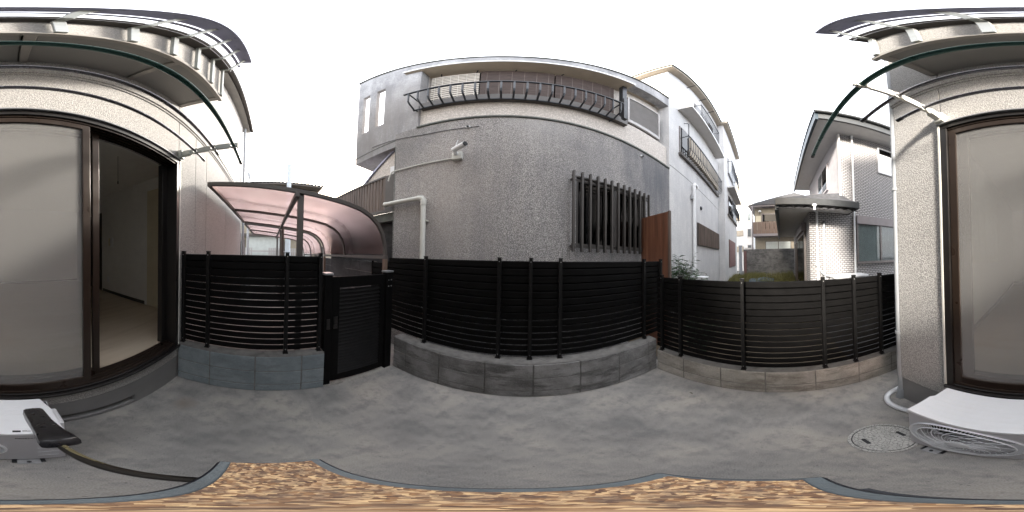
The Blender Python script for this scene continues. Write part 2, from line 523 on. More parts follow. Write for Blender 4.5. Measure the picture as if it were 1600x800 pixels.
# cork pad
t = NT('cork')
v = t.coord('Object')
vo = t.n.new('ShaderNodeTexVoronoi'); vo.inputs['Scale'].default_value = 720; t.link(v, vo.inputs['Vector'])
n = t.noise(v, 220, 5, 0.7)
c = t.ramp(vo.outputs['Color'], [(0.15, (0.07, 0.04, 0.028)), (0.42, (0.22, 0.125, 0.062)), (0.6, (0.29, 0.20, 0.125)), (0.85, (0.50, 0.36, 0.20))])
c = t.mix(t.ramp(n, [(0.45, 0.0), (0.62, 0.8)]), c, (0.08, 0.055, 0.045))
t.base(c); t.rough(0.9); t.bump(n, 0.5, 0.001)

# cast-iron cover
t = NT('cast_cover')
v = t.coord('Object')
vo = t.n.new('ShaderNodeTexVoronoi'); vo.inputs['Scale'].default_value = 55; vo.feature = 'DISTANCE_TO_EDGE'; t.link(v, vo.inputs['Vector'])
n = t.noise(v, 12, 6, 0.7)
c = t.ramp(vo.outputs['Distance'], [(0.0, (0.18, 0.18, 0.17)), (0.10, (0.52, 0.51, 0.48))])
c = t.mix(t.ramp(n, [(0.45, 0.0), (0.7, 0.5)]), c, (0.24, 0.25, 0.22))
t.base(c); t.rough(0.8); t.bump(vo.outputs['Distance'], 0.8, 0.006)

# small-tile siding: fine courses too small to build one by one
def tile_siding(name, ax):
    t = NT(name)
    g = t.n.new('ShaderNodeNewGeometry').outputs['Position']
    sp = t.n.new('ShaderNodeSeparateXYZ'); t.link(g, sp.inputs[0])
    cb = t.n.new('ShaderNodeCombineXYZ')
    t.link(sp.outputs['Y' if ax == 'x' else 'X'], cb.inputs[0]); t.link(sp.outputs['Z'], cb.inputs[1])
    br = t.n.new('ShaderNodeTexBrick')
    br.inputs['Scale'].default_value = 1.0
    br.inputs['Brick Width'].default_value = 0.12
    br.inputs['Row Height'].default_value = 0.058
    br.inputs['Mortar Size'].default_value = 0.011
    br.inputs['Mortar Smooth'].default_value = 0.15
    br.inputs['Color1'].default_value = (0.42, 0.41, 0.405, 1)
    br.inputs['Color2'].default_value = (0.37, 0.36, 0.36, 1)
    br.inputs['Mortar'].default_value = (0.11, 0.105, 0.108, 1)
    t.link(cb.outputs[0], br.inputs['Vector'])
    t.base(br.outputs['Color'])
    t.rough(0.6)
    iv = t.n.new('ShaderNodeMath'); iv.operation = 'SUBTRACT'; iv.inputs[0].default_value = 1.0
    t.link(br.outputs['Fac'], iv.inputs[1])
    t.bump(iv.outputs[0], 0.6, 0.008)
tile_siding('tile_siding_front', 'x')
tile_siding('tile_siding_side', 'y')

# ------------------------------------------------------------------ the ground
tag(MB().add([(-150, -150, -0.04), (150, -150, -0.04), (150, 150, -0.04), (-150, 150, -0.04)], [(0, 1, 2, 3)]).build('ground', 'asphalt'), kind='structure')
tag(box('yard_floor', 'yard_concrete', None, -1.52, 1.55, -4.0, 1.50, -0.035, 0.0), kind='structure')
tag(box('carport_floor', 'yard_concrete', None, -8.6, -1.53, -0.83, 1.78, -0.036, -0.004), kind='structure')

# garden beyond the fence, rising gently towards the old block wall
gm = MB()
nx, ny = 30, 14
for i in range(nx + 1):
    for j in range(ny + 1):
        x = 1.62 + (10.5 - 1.62) * i / nx
        y = -0.79 + (4.2 + 0.79) * j / ny
        z = 0.02 + 0.055 * (x - 1.6) + 0.03 * math.sin(x * 2.1 + y) + 0.02 * math.sin(y * 4.3)
        gm.v.append((x, y, z))
for i in range(nx):
    for j in range(ny):
        a = i * (ny + 1) + j
        gm.f.append((a, a + ny + 1, a + ny + 2, a + 1))
tag(gm.build('garden_ground', 'soil'), kind='structure')
def garden_z(x, y):
    return 0.02 + 0.055 * (x - 1.6) + 0.03 * math.sin(x * 2.1 + y) + 0.02 * math.sin(y * 4.3)

# ------------------------------------------------------------------ the house the yard belongs to
HY = -0.83                      # front face
house = thing('house', 'light grey stucco house with wide sliding door behind the air conditioner unit', 'house', (0, 0, 0))
T = 0.16
# foundation with the long vent slot
fm = MB()
fm.box(-4.72, -0.78, HY - T, HY - 0.006, -0.03, 0.34)
fm.box(0.30, 0.945, HY - T, HY - 0.006, -0.03, 0.34)
fm.box(-0.78, 0.30, HY - T, HY - 0.006, 0.135, 0.34)
fm.box(-0.78, 0.30, HY - T, HY - 0.006, -0.03, 0.045)
fm.box(-0.78, 0.30, HY - T, HY - 0.07, 0.045, 0.135)
fm.box(0.76, 0.945, -5.2, HY - T, -0.03, 0.34)
fm.build('foundation', 'foundation', house)
# stucco panels, 6 mm open joints over a dark backing
def wall_panel(x0, x1, z0, z1):
    MB().box(x0 + 0.003, x1 - 0.003, HY - 0.06, HY, z0 + 0.002, z1 - 0.002).build('wall_panel', 'stucco', house, 0.003)
for x0, x1 in ((-4.72, -4.10), (-4.10, -3.0), (-3.0, -2.03), (-2.03, -1.70), (-1.70, -1.332)):
    wall_panel(x0, x1, 0.346, 3.12)
wall_panel(-1.332, 0.528, 0.346, 0.498)
wall_panel(-1.332, 0.528, 2.482, 3.12)
wall_panel(0.528, 0.95, 0.346, 3.12)
for x0, x1 in ((-4.72, -3.0), (-3.0, -1.332), (-1.332, 0.528), (0.528, 0.95)):
    wall_panel(x0, x1, 3.24, 6.15)
box('wall_backing', 'dark_bronze', house, -4.715, -1.34, HY - T, HY - 0.061, 0.34, 6.15)
box('wall_backing', 'dark_bronze', house, 0.536, 0.945, HY - T, HY - 0.061, 0.34, 6.15)
box('wall_backing', 'dark_bronze', house, -1.34, 0.536, HY - T, HY - 0.061, 2.49, 6.15)
box('wall_backing', 'dark_bronze', house, -1.34, 0.536, HY - T, HY - 0.061, 0.34, 0.495)
# belt course under the balcony
bl = MB()
bl.box(-4.74, 0.965, HY - 0.05, HY + 0.022, 3.135, 3.225)
bl.box(-4.73, 0.958, HY - 0.05, HY + 0.010, 3.10, 3.135)
bl.build('belt_course', 'stucco', house, 0.004)
box('belt_flashing', 'trim_brown', house, -4.745, 0.97, HY - 0.05, HY + 0.034, 3.225, 3.24)
# side walls, back and ceiling slab close the room off
sw_ = MB()
sw_.box(0.79, 0.95, -5.2, -3.0, 0.346, 6.15).box(0.79, 0.95, -1.55, HY - T, 0.346, 6.15).box(0.79, 0.95, -3.0, -1.55, 0.346, 1.45).box(0.79, 0.95, -3.0, -1.55, 2.60, 6.15)
sw_.build('side_wall', 'stucco', house)
sw2 = MB().box(0.80, 0.86, -3.0, -2.95, 1.45, 2.60).box(0.80, 0.86, -1.60, -1.55, 1.45, 2.60).box(0.80, 0.86, -2.95, -1.60, 1.45, 1.50).box(0.80, 0.86, -2.95, -1.60, 2.55, 2.60).box(0.80, 0.86, -2.30, -2.25, 1.50, 2.55).build('window', 'dark_bronze', house)
box('pane', 'glass_clear', sw2, 0.825, 0.83, -2.95, -1.60, 1.50, 2.55)
box('side_wall', 'stucco', house, -4.72, -4.56, -5.2, HY - T, 0.0, 6.15)
box('back_wall', 'stucco', house, -4.56, 0.79, -5.36, -5.2, 0.0, 6.15)
# roof with eave, cream soffit and gutter
rf = MB()
rf.prism([(-0.64, 6.22), (-0.64, 6.32), (-3.0, 7.3), (-5.8, 6.32), (-5.8, 6.22)], 'x', -5.1, 1.0)
roof = rf.build('roof', 'roof_tile', house)
box('eave_soffit', 'soffit_beam', house, -5.08, 0.98, HY, -0.66, 6.155, 6.215)
MB().tube([(-5.12, -0.61, 6.24), (1.02, -0.61, 6.24)], 0.05, 10).build('gutter', 'trim_brown', house, smooth=True)

# room behind the sliding door
box('room_floor', 'floor_wood', house, -2.1, 0.78, -5.19, HY - T + 0.03, 0.46, 0.545)
box('room_ceiling', 'room_wall', house, -2.1, 0.78, -5.19, HY - T - 0.001, 2.85, 2.95)
box('room_wall', 'room_wall', house, -2.22, -2.10, -5.19, HY - T - 0.001, 0.46, 2.95)
box('room_wall', 'room_wall', house, -2.10, 0.78, -5.19, -5.05, 0.545, 2.85)
MB().box(0.74, 0.785, -5.05, -3.0, 0.545, 2.85).box(0.74, 0.785, -1.55, HY - T - 0.001, 0.545, 2.85).box(0.74, 0.785, -3.0, -1.55, 0.545, 1.45).box(0.74, 0.785, -3.0, -1.55, 2.60, 2.85).build('room_wall', 'room_wall', house)
rw = MB()
rw.box(-2.10, -1.28, HY - T - 0.02, HY - T - 0.001, 0.545, 2.85)
rw.box(0.50, 0.74, HY - T - 0.02, HY - T - 0.001, 0.545, 2.85)
rw.box(-1.28, 0.50, HY - T - 0.02, HY - T - 0.001, 2.44, 2.85)
rw.build('room_wall', 'room_wall', house)
sk = MB()
sk.box(-2.10, -2.088, -3.4, -1.95, 0.545, 0.605)
sk.box(0.728, 0.74, -5.05, HY - T - 0.02, 0.545, 0.605)
sk.box(-2.1, 0.728, -5.05, -5.038, 0.545, 0.605)
sk.each('skirting_board', 'trim_brown', house)
cl = MB().box(-2.10, -2.07, -1.92, -1.10, 0.56, 2.60).build('closet_door', 'closet_beige', house, 0.003)
box('handle', 'dark_door', cl, -2.07, -2.062, -1.62, -1.45, 1.32, 1.335)
box('door_trim', 'room_wall', house, -2.10, -2.085, -1.99, -1.925, 0.545, 2.64)
dd = MB().box(-2.10, -2.07, -4.4, -3.45, 0.55, 2.48).build('room_door', 'dark_door', house, 0.003)
box('outlet_plate', 'white_plastic', house, -2.10, -2.09, -3.2, -3.12, 0.80, 0.92)
it = thing('intercom', 'small white intercom handset hanging on the far room wall', 'intercom', (-2.088, -3.02, 1.62))
box('base_plate', 'white_plastic', it, -0.011, 0.012, -0.06, 0.06, 0.0, 0.2, 0.004)
MB().tube([(0.03, -0.03, 0.02), (0.045, -0.03, 0.1), (0.03, -0.03, 0.19)], [0.02, 0.014, 0.02], 10).build('handset', 'closet_beige', it, smooth=True)
pc = thing('pull_cord', 'thin dark pull cord hanging from the room ceiling', 'cord', (-1.22, -1.62, 2.4))
MB().tube([(0, 0, 0.45), (0, 0, 0.03)], 0.003, 6).build('string', 'dark_door', pc)
MB().lathe([(0.001, 0), (0.009, 0.005), (0.007, 0.04), (0.001, 0.045)], 10).build('knob', 'dark_door', pc, smooth=True)
# curtain hanging inside, seen through the insect screen
cm = MB()
n = 40
for i in range(n + 1):
    u = i / n
    y = -2.75 + 1.2 * u
    x = 0.66 + 0.022 * math.sin(u * 34)
    cm.v += [(x, y, 2.62), (x - 0.01, y - 0.01, 1.35 + 0.06 * u)]
for i in range(n):
    cm.f.append((2 * i, 2 * i + 1, 2 * i + 3, 2 * i + 2))
cu = cm.build('curtain', 'curtain', smooth=True)
sdm = cu.modifiers.new('thick', 'SOLIDIFY'); sdm.thickness = 0.004
tag(cu, 'short pale curtain hanging inside the room behind the insect screen', 'curtain')

# sliding door: bronze frame, tracks, stiles, insect screen and glass
door = bpy.data.objects.new('sliding_door', None); col.objects.link(door); door.parent = house
fr = MB()
y0, y1 = HY - 0.13, HY + 0.012
fr.box(-1.33, 0.53, y0, y1, 2.435, 2.48)
fr.box(-1.33, -1.285, y0, y1, 0.50, 2.435)
fr.box(0.485, 0.53, y0, y1, 0.50, 2.435)
fr.box(-1.285, 0.485, y0, y1, 0.50, 0.53)
fr.build('door_frame', 'dark_bronze', door, 0.003)
tr = MB()
for k, yy in enumerate((HY - 0.004, HY - 0.032, HY - 0.060, HY - 0.088, HY - 0.112)):
    tr.box(-1.285, 0.485, yy - 0.005, yy + 0.005, 0.53, 0.552)
    tr.box(-1.285, 0.485, yy - 0.005, yy + 0.005, 2.415, 2.435)
tr.each('track', 'bronze_frame', door, 0.001)
box('sill_lip', 'dark_bronze', door, -1.34, 0.54, HY + 0.0125, HY + 0.035, 0.488, 0.512, 0.003)
box('head_flashing', 'grey_metal', door, -1.345, 0.545, HY + 0.001, HY + 0.028, 2.482, 2.496, 0.003)
box('jamb_trim', 'arm_white', door, -1.346, -1.331, HY + 0.001, HY + 0.016, 0.50, 2.481, 0.002)
box('jamb_trim', 'arm_white', door, 0.531, 0.546, HY + 0.001, HY + 0.016, 0.50, 2.481, 0.002)
def sash(x0, x1, yc, mat, fill, name, fname):
    s_ = MB()
    s_.box(x0, x0 + 0.047, yc - 0.012, yc + 0.012, 0.555, 2.413)
    s_.box(x1 - 0.047, x1, yc - 0.012, yc + 0.012, 0.555, 2.413)
    s_.box(x0 + 0.047, x1 - 0.047, yc - 0.012, yc + 0.012, 0.555, 0.62)
    s_.box(x0 + 0.047, x1 - 0.047, yc - 0.012, yc + 0.012, 2.365, 2.413)
    o = s_.build(name, mat, door, 0.002)
    box(fname, fill, o, x0 + 0.045, x1 - 0.045, yc - 0.002, yc + 0.002, 0.615, 2.37)
    return o
sash(-0.432, 0.482, HY - 0.016, 'bronze_frame', 'insect_screen', 'screen_sash', 'insect_screen')
sash(-0.525, 0.43, HY - 0.074, 'bronze_frame', 'glass_clear', 'glass_sash', 'glass_pane')
sash(-0.47, 0.482, HY - 0.102, 'bronze_frame', 'glass_clear', 'glass_sash', 'glass_pane')
box('jamb_liner', 'dark_bronze', door, -1.284, -1.21, HY - 0.15, HY - 0.10, 0.556, 2.41, 0.002)

# balcony above the door
bal = bpy.data.objects.new('balcony', None); col.objects.link(bal); bal.parent = house
BX0, BX1, BY, BZ = -1.36, 0.60, -0.445, 3.46
sp = MB()
for k in range(3):
    a = BX0 + 0.03 + (BX1 - BX0 - 0.06) * k / 3
    b = BX0 + 0.03 + (BX1 - BX0 - 0.06) * (k + 1) / 3
    MB().box(a + 0.012, b - 0.012, HY + 0.001, BY - 0.03, BZ + 0.012, BZ + 0.03).build('soffit_panel', 'soffit', bal)
    MB().box(b - 0.035, b + 0.004, HY + 0.001, BY - 0.022, BZ - 0.012, BZ + 0.05).build('joist', 'soffit_beam', bal, 0.003)
box('joist', 'soffit_beam', bal, BX0 + 0.0, BX0 + 0.05, HY + 0.001, BY - 0.022, BZ - 0.012, BZ + 0.05, 0.003)
box('floor_slab', 'soffit', bal, BX0, BX1, HY + 0.001, BY - 0.021, BZ + 0.051, BZ + 0.12)
box('edge_beam', 'soffit_beam', bal, BX0 - 0.01, BX1 + 0.01, BY - 0.02, BY + 0.012, BZ - 0.03, BZ + 0.05, 0.004)
pp = MB()
pp.box(BX0, BX1, BY - 0.12, BY, BZ + 0.051, 4.36)
pp.box(BX0, BX0 + 0.11, HY + 0.001, BY - 0.12, BZ + 0.121, 4.36)
pp.box(BX1 - 0.11, BX1, HY + 0.001, BY - 0.12, BZ + 0.121, 4.36)
pp.build('parapet', 'stucco', bal, 0.004)
cp = MB()
cp.box(BX0 - 0.02, BX1 + 0.02, BY - 0.14, BY + 0.075, 4.36, 4.42)
cp.box(BX0 - 0.02, BX0 + 0.13, HY + 0.001, BY - 0.14, 4.36, 4.42)
cp.box(BX1 - 0.13, BX1 + 0.02, HY + 0.001, BY - 0.14, 4.36, 4.42)
cp.build('coping', 'trim_brown', bal, 0.004)
for k in range(9):
    x = BX0 + 0.05 + (BX1 - BX0 - 0.1) * k / 8
    b_ = MB()
    b_.bar((x, BY + 0.022, BZ + 0.02), (x, BY + 0.022, 4.355), 0.035, 0.02)
    b_.bar((x, BY + 0.085, 4.34), (x, BY + 0.19, 4.75), 0.03, 0.018)
    b_.bar((x, BY + 0.022, 4.335), (x, BY + 0.09, 4.335), 0.03, 0.018)
    b_.build('rail_bracket', 'arm_grey', bal, 0.002)
MB().box(BX0 - 0.02, BX1 + 0.02, BY + 0.145, BY + 0.245, 4.75, 4.81).build('handrail', 'rail_blue', bal, 0.012)
MB().tube([(BX0 - 0.02, BY + 0.14, 4.58), (BX1 + 0.02, BY + 0.14, 4.58)], 0.014, 8).build('lower_rail', 'rail_blue', bal, smooth=True)

# ------------------------------------------------------------------ laundry arms and poles
def laundry_arm(x, mat, label, ztip):
    t = thing('laundry_hanger', label, 'laundry arm', (x, HY, 2.555), 0, 'laundry arms on the house wall')
    MB().box(-0.03, 0.03, 0.001, 0.05, -0.055, 0.05).build('wall_bracket', mat, t, 0.006)
    MB().box(-0.02, 0.02, 0.05, 0.13, -0.035, 0.03).build('hinge_block', mat, t, 0.006)
    # flat arm with three pole holes, built from cheeks and rings
    L, dz = 0.56, ztip
    hs = (0.178, 0.345, 0.52)
    a = MB()
    cuts = [0.12] + sum([[h - 0.03, h + 0.03] for h in hs], [])
    for i in range(0, len(cuts), 2):
        s0, s1 = cuts[i], cuts[i + 1] if i + 1 < len(cuts) else L
        a.prism([(s0, -0.03 + dz * s0 / L), (s1, -0.03 + dz * s1 / L), (s1, 0.03 + dz * s1 / L), (s0, 0.03 + dz * s0 / L)], 'x', -0.008, 0.008)
    for h in hs:
        zc = dz * h / L
        ring = []
        for k in range(16):
            an = 2 * math.pi * k / 16
            ring.append((an, 0.024))
        for k in range(16):
            a0, a1 = 2 * math.pi * k / 16, 2 * math.pi * (k + 1) / 16
            a.prism([(h + 0.021 * math.cos(a0), zc + 0.021 * math.sin(a0)), (h + 0.036 * math.cos(a0), zc + 0.034 * math.sin(a0)),
                     (h + 0.036 * math.cos(a1), zc + 0.034 * math.sin(a1)), (h + 0.021 * math.cos(a1), zc + 0.021 * math.sin(a1))], 'x', -0.0085, 0.0085)
    a.build('arm', mat, t)
    return t
laundry_arm(0.515, 'arm_white', 'cream laundry arm beside the drainpipe end of the house', 0.0)
laundry_arm(-1.325, 'arm_grey', 'grey laundry arm with round holes above the open side of the door', 0.0)
def pole(x0, x1, y, z, r, mat, label):
    t = thing('laundry_pole', label, 'laundry pole', ((x0 + x1) / 2, y, z), 0, 'laundry poles over the yard')
    h = (x1 - x0) / 2
    MB().tube([(-h, 0, 0), (h, 0, 0)], r, 12).build('tube', mat, t, smooth=True)
    MB().tube([(-h - 0.012, 0, 0), (-h + 0.03, 0, 0)], r * 1.18, 12).build('end_cap', 'rubber_black', t, smooth=True)
    MB().tube([(h - 0.03, 0, 0), (h + 0.012, 0, 0)], r * 1.18, 12).build('end_cap', 'rubber_black', t, smooth=True)
pole(-1.66, 1.42, -0.305, 2.545, 0.0155, 'pole_green', 'long green laundry pole at the tips of the laundry arms')
pole(-1.44, 0.82, -0.482, 2.552, 0.013, 'pole_steel', 'dark steel laundry pole in the middle holes of the arms')
pole(-1.52, 0.70, -0.652, 2.552, 0.013, 'pole_steel', 'dark steel laundry pole in the holes next to the house wall')

# drainpipe at the house corner with brackets, and the pale hose at its foot
dp = thing('drainpipe', 'grey drainpipe running down the stucco house corner by the air conditioner', 'drainpipe', (0.975, HY - 0.02, 0))
MB().tube([(0, 0, 0.12), (0, 0, 6.1)], 0.030, 16).build('pipe', 'pipe_grey', dp, smooth=True)
for z in (0.85, 2.05, 3.35):
    MB().tube([(0, 0, z - 0.012), (0, 0, z + 0.012)], 0.037, 16).build('clamp', 'pipe_grey', dp, smooth=True)
    box('clamp_arm', 'pipe_grey', dp, -0.03, -0.005, -0.05, -0.032, z - 0.01, z + 0.01)
MB().tube([(0, 0, 0.14), (0, 0.0, 0.06), (0, 0.02, 0.0)], 0.038, 16).build('shoe', 'pipe_grey', dp, smooth=True)
hp = [(1.02, -0.86, 0.10), (1.05, -0.80, 0.045), (1.02, -0.73, 0.03), (0.93, -0.69, 0.028), (0.82, -0.70, 0.028), (0.70, -0.73, 0.028), (0.58, -0.72, 0.035), (0.48, -0.70, 0.05)]
def smooth_path(p, k=4):
    out = []
    for i in range(len(p) - 1):
        a, b, c, d = (Vector(p[max(i - 1, 0)]), Vector(p[i]), Vector(p[i + 1]), Vector(p[min(i + 2, len(p) - 1)]))
        for j in range(k):
            s = j / k
            out.append(0.5 * ((2 * b) + (c - a) * s + (2 * a - 5 * b + 4 * c - d) * s * s + (3 * b - a - 3 * c + d) * s ** 3))
    out.append(Vector(p[-1]))
    return out
tag(MB().tube(smooth_path(hp), 0.024, 12).build('drain_hose', 'pipe_white', smooth=True), 'white taped hose curving round the foot of the house corner', 'hose')

# ------------------------------------------------------------------ air conditioner outdoor unit
ac = thing('air_conditioner', 'white air conditioner outdoor unit with swirling fan grille on the concrete', 'air conditioner', (0.175, -0.455, 0))
W2, AD, AZ0, AZ1 = 0.315, -0.27, 0.055, 0.585
top = [(-W2 - 0.004, 0.004), (W2 + 0.004, 0.004), (W2 + 0.004, AD + 0.12), (W2 - 0.012, AD + 0.10), (W2 - 0.02, AD), (-W2 + 0.03, AD), (-W2 + 0.01, AD + 0.06), (-W2 - 0.004, AD + 0.10)]
MB().prism(top, 'z', AZ1 - 0.028, AZ1).build('top_panel', 'ac_white', ac, 0.006)
rd = MB()
for k in range(6):
    y = -0.035 - 0.036 * k
    rd.box(-W2 + 0.03, W2 - 0.03, y - 0.0025, y + 0.0025, AZ1 - 0.001, AZ1 + 0.0018)
rd.each('top_rib', 'ac_white', ac)
GC, GZ, GR = 0.085, 0.318, 0.222          # grille centre and radius on the front face
# front panel with a round opening: quads from rectangle edge to circle
fp = MB()
n = 64
def rect_pt(a):
    dx, dz = math.cos(a), math.sin(a)
    sx = (W2 - GC if dx > 0 else -W2 - GC) / dx if abs(dx) > 1e-6 else 1e9
    sz = (AZ1 - 0.0285 - GZ if dz > 0 else AZ0 - GZ) / dz if abs(dz) > 1e-6 else 1e9
    s_ = min(sx, sz)
    return (GC + dx * s_, 0.0, GZ + dz * s_)
angs = sorted([2 * math.pi * k / n for k in range(n)] + [math.atan2(z - GZ, x - GC) % (2 * math.pi) for x in (-W2, W2) for z in (AZ0, AZ1 - 0.0285)])
outer = [rect_pt(a) for a in angs]
inner = [(GC + GR * math.cos(a), 0.0, GZ + GR * math.sin(a)) for a in angs]
inner2 = [(GC + GR * math.cos(a), -0.03, GZ + GR * math.sin(a)) for a in angs]
m_ = len(angs)
fp.add(outer + inner + inner2, [(i, m_ + i, m_ + (i + 1) % m_, (i + 1) % m_) for i in range(m_)] + [(m_ + i, 2 * m_ + i, 2 * m_ + (i + 1) % m_, m_ + (i + 1) % m_) for i in range(m_)])
fp.build('front_panel', 'ac_front', ac)
cs = MB()
cs.box(-W2, -W2 + 0.004, AD + 0.005, -0.001, AZ0, AZ1 - 0.029)
cs.box(W2 - 0.004, W2, AD + 0.13, -0.001, AZ0, AZ1 - 0.029)
cs.box(-W2, W2, AD + 0.004, AD + 0.008, AZ0, AZ1 - 0.029)
cs.box(-W2, W2, AD + 0.005, -0.002, AZ0 - 0.004, AZ0 + 0.004)
cs.build('casing', 'ac_front', ac)
# raised print lines beside the grille
gl_ = MB()
for k in range(5):
    z = 0.15 + 0.085 * k
    gl_.box(-W2 + 0.02, -W2 + 0.085, 0.0005, 0.002, z, z + 0.004)
gl_.each('front_rib', 'ac_white', ac)
MB().lathe([(0.001, 0), (GR + 0.02, 0), (GR + 0.02, 0.002)], 40).build('fan_well', 'ac_dark', ac)
bpy.data.objects['fan_well'].location = (GC, -0.12, GZ)
bpy.data.objects['fan_well'].rotation_euler = (R(-90), 0, 0)
fan = MB()
for k in range(3):
    a0 = 2 * math.pi * k / 3
    pts = []
    for j in range(9):
        a = a0 + j * 0.11
        pts.append((0.05, a, -0.09 + 0.006 * j))
        pts.append((0.19, a + 0.25, -0.09 + 0.006 * j))
    vs = [(GC + r * math.cos(a), y, GZ + r * math.sin(a)) for r, a, y in pts]
    fan.add(vs, [(2 * j, 2 * j + 1, 2 * j + 3, 2 * j + 2) for j in range(8)])
fan.tube([(GC, -0.10, GZ), (GC, -0.04, GZ)], 0.05, 20)
fan.build('fan', 'ac_dark', ac)
gr = bpy.data.objects.new('fan_grille', None); col.objects.link(gr); gr.parent = ac
def dome(r):
    return 0.004 + 0.022 * (1 - (r / GR) ** 2)
def gp(r, a):
    return (GC + r * math.cos(a), dome(r), GZ + r * math.sin(a))
def circle(r, n=72):
    return [gp(r, 2 * math.pi * k / n) for k in range(n + 1)]
MB().tube(circle(GR), 0.006, 6, False).build('ring', 'ac_white', gr, smooth=True)
MB().tube(circle(GR * 0.83), 0.0042, 6, False).build('ring', 'ac_white', gr, smooth=True)
for rr in (0.42, 0.62):
    MB().tube(circle(GR * rr), 0.0012, 5, False).build('ring', 'ac_white', gr, smooth=True)
MB().lathe([(0.001, 0.006), (0.03, 0.006), (0.045, 0.003), (0.047, -0.006)], 28).build('hub', 'ac_white', gr, smooth=True)
hb = [o for o in gr.children if o.name.startswith('hub')][0]
hb.location = (GC, dome(0) - 0.002, GZ); hb.rotation_euler = (R(-90), 0, 0)
me = MB().tube([(GR * 0.83, dome(GR * 0.83), 0), (GR, dome(GR), 0.012)], 0.0014, 4).mesh('fine_slat'); me.materials.append(M['ac_white'])
for k in range(90):
    a = 2 * math.pi * k / 90
    inst('fine_slat', me, gr, (GC, 0, GZ), (0, -a, 0))
pts = []
for j in range(9):
    s_ = j / 8
    r = GR * (0.19 + 0.64 * s_)
    a = 1.05 * s_
    pts.append((r * math.cos(a), dome(r), r * math.sin(a)))
me1 = MB().tube(pts, 0.0026, 4).mesh('swirl_spoke'); me1.materials.append(M['ac_white'])
me2 = MB().tube(pts, 0.0011, 4).mesh('swirl_spoke_thin'); me2.materials.append(M['ac_white'])
for k in range(36):
    inst('swirl_spoke', me1 if k % 3 == 0 else me2, gr, (GC, 0, GZ), (0, -2 * math.pi * k / 36, 0))
for x in (-0.20, 0.20):
    MB().box(x - 0.035, x + 0.035, AD - 0.02, 0.035, 0.012, 0.017).box(x - 0.02, x + 0.02, AD + 0.01, -0.01, 0.017, 0.052).build('foot', 'galvanised', ac, 0.002)
    MB().tube([(x, 0.018, 0.016), (x, 0.018, 0.03)], 0.008, 6).build('bolt', 'ac_dark', ac)
    MB().box(x - 0.05, x + 0.05, AD - 0.04, 0.02, 0.0005, 0.012).build('rubber_pad', 'rubber_black', ac)
vc = MB().box(-W2 - 0.03, -W2 - 0.001, AD + 0.06, AD + 0.19, 0.15, AZ1 - 0.05).build('valve_cover', 'ac_white', ac, 0.01)
tag(vc, 'rounded white valve cover on the end of the unit')
def lettering(txt, size, loc, rot, parent, mat):
    cu_ = bpy.data.curves.new('lettering', 'FONT')
    cu_.body = txt
    cu_.size = size
    cu_.extrude = 0.0003
    cu_.align_x = 'CENTER'
    tmp = bpy.data.objects.new('tmp_text', cu_)
    col.objects.link(tmp)
    bpy.context.view_layer.update()
    dg = bpy.context.evaluated_depsgraph_get()
    me_ = bpy.data.meshes.new_from_object(tmp.evaluated_get(dg))
    bpy.data.objects.remove(tmp)
    me_.materials.clear()
    me_.materials.append(M[mat])
    o = bpy.data.objects.new('lettering', me_)
    col.objects.link(o)
    o.parent = parent
    o.location = loc
    o.rotation_euler = rot
    return o
lettering('Panasonic', 0.020, (-0.205, 0.0012, 0.508), (R(90), 0, R(180)), ac, 'black_print')
ls = MB().box(-0.185, -0.160, -0.022, -0.010, AZ1 + 0.0002, AZ1 + 0.0008)
ls.box(-0.215, -0.190, -0.0135, -0.012, AZ1 + 0.0002, AZ1 + 0.0008).box(-0.215, -0.190, -0.018, -0.0165, AZ1 + 0.0002, AZ1 + 0.0008).box(-0.205, -0.190, -0.022, -0.0205, AZ1 + 0.0002, AZ1 + 0.0008)
ls.each('caution_print', 'black_print', ac)

# drain cover in the concrete
mc = thing('drain_cover', 'round cast drain cover with two dark slots in the concrete', 'drain cover', (0.612, -0.405, 0.004))
MB().lathe([(0.001, 0.006), (0.142, 0.006), (0.142, -0.003)], 48).build('lid', 'cast_cover', mc)
MB().lathe([(0.141, 0.0005), (0.149, 0.0005)], 48).build('ring_gap', 'black_print', mc)
MB().lathe([(0.148, -0.003), (0.148, 0.007), (0.162, 0.007), (0.164, -0.003)], 48).build('frame_ring', 'cast_cover', mc)
MB().lathe([(0.001, 0.0095), (0.05, 0.0095), (0.056, 0.0065)], 36).build('boss', 'cast_cover', mc)
for s_ in (-1, 1):
    px_, py_ = 0.012 * s_ - 0.002, 0.088 * s_
    MB().prism([(px_ - 0.028, py_ - 0.010), (px_ + 0.028, py_ - 0.010), (px_ + 0.034, py_), (px_ + 0.028, py_ + 0.010), (px_ - 0.028, py_ + 0.010), (px_ - 0.034, py_)], 'z', 0.0062, 0.0068).build('slot', 'black_print', mc)

lf_ = MB().add([(0, 0, 0.004), (0.02, 0.008, 0.010), (0.045, 0.002, 0.006), (0.022, -0.007, 0.009)], [(0, 1, 2), (0, 2, 3)]).build('dry_leaf', 'stem')
lf_.location = (1.18, 0.72, 0.0)
lf_.rotation_euler = (0, 0, R(70))
lf_.modifiers.new('thick', 'SOLIDIFY').thickness = 0.001
tag(lf_, 'small dry brown leaf on the concrete near the tan block wall', 'leaf')

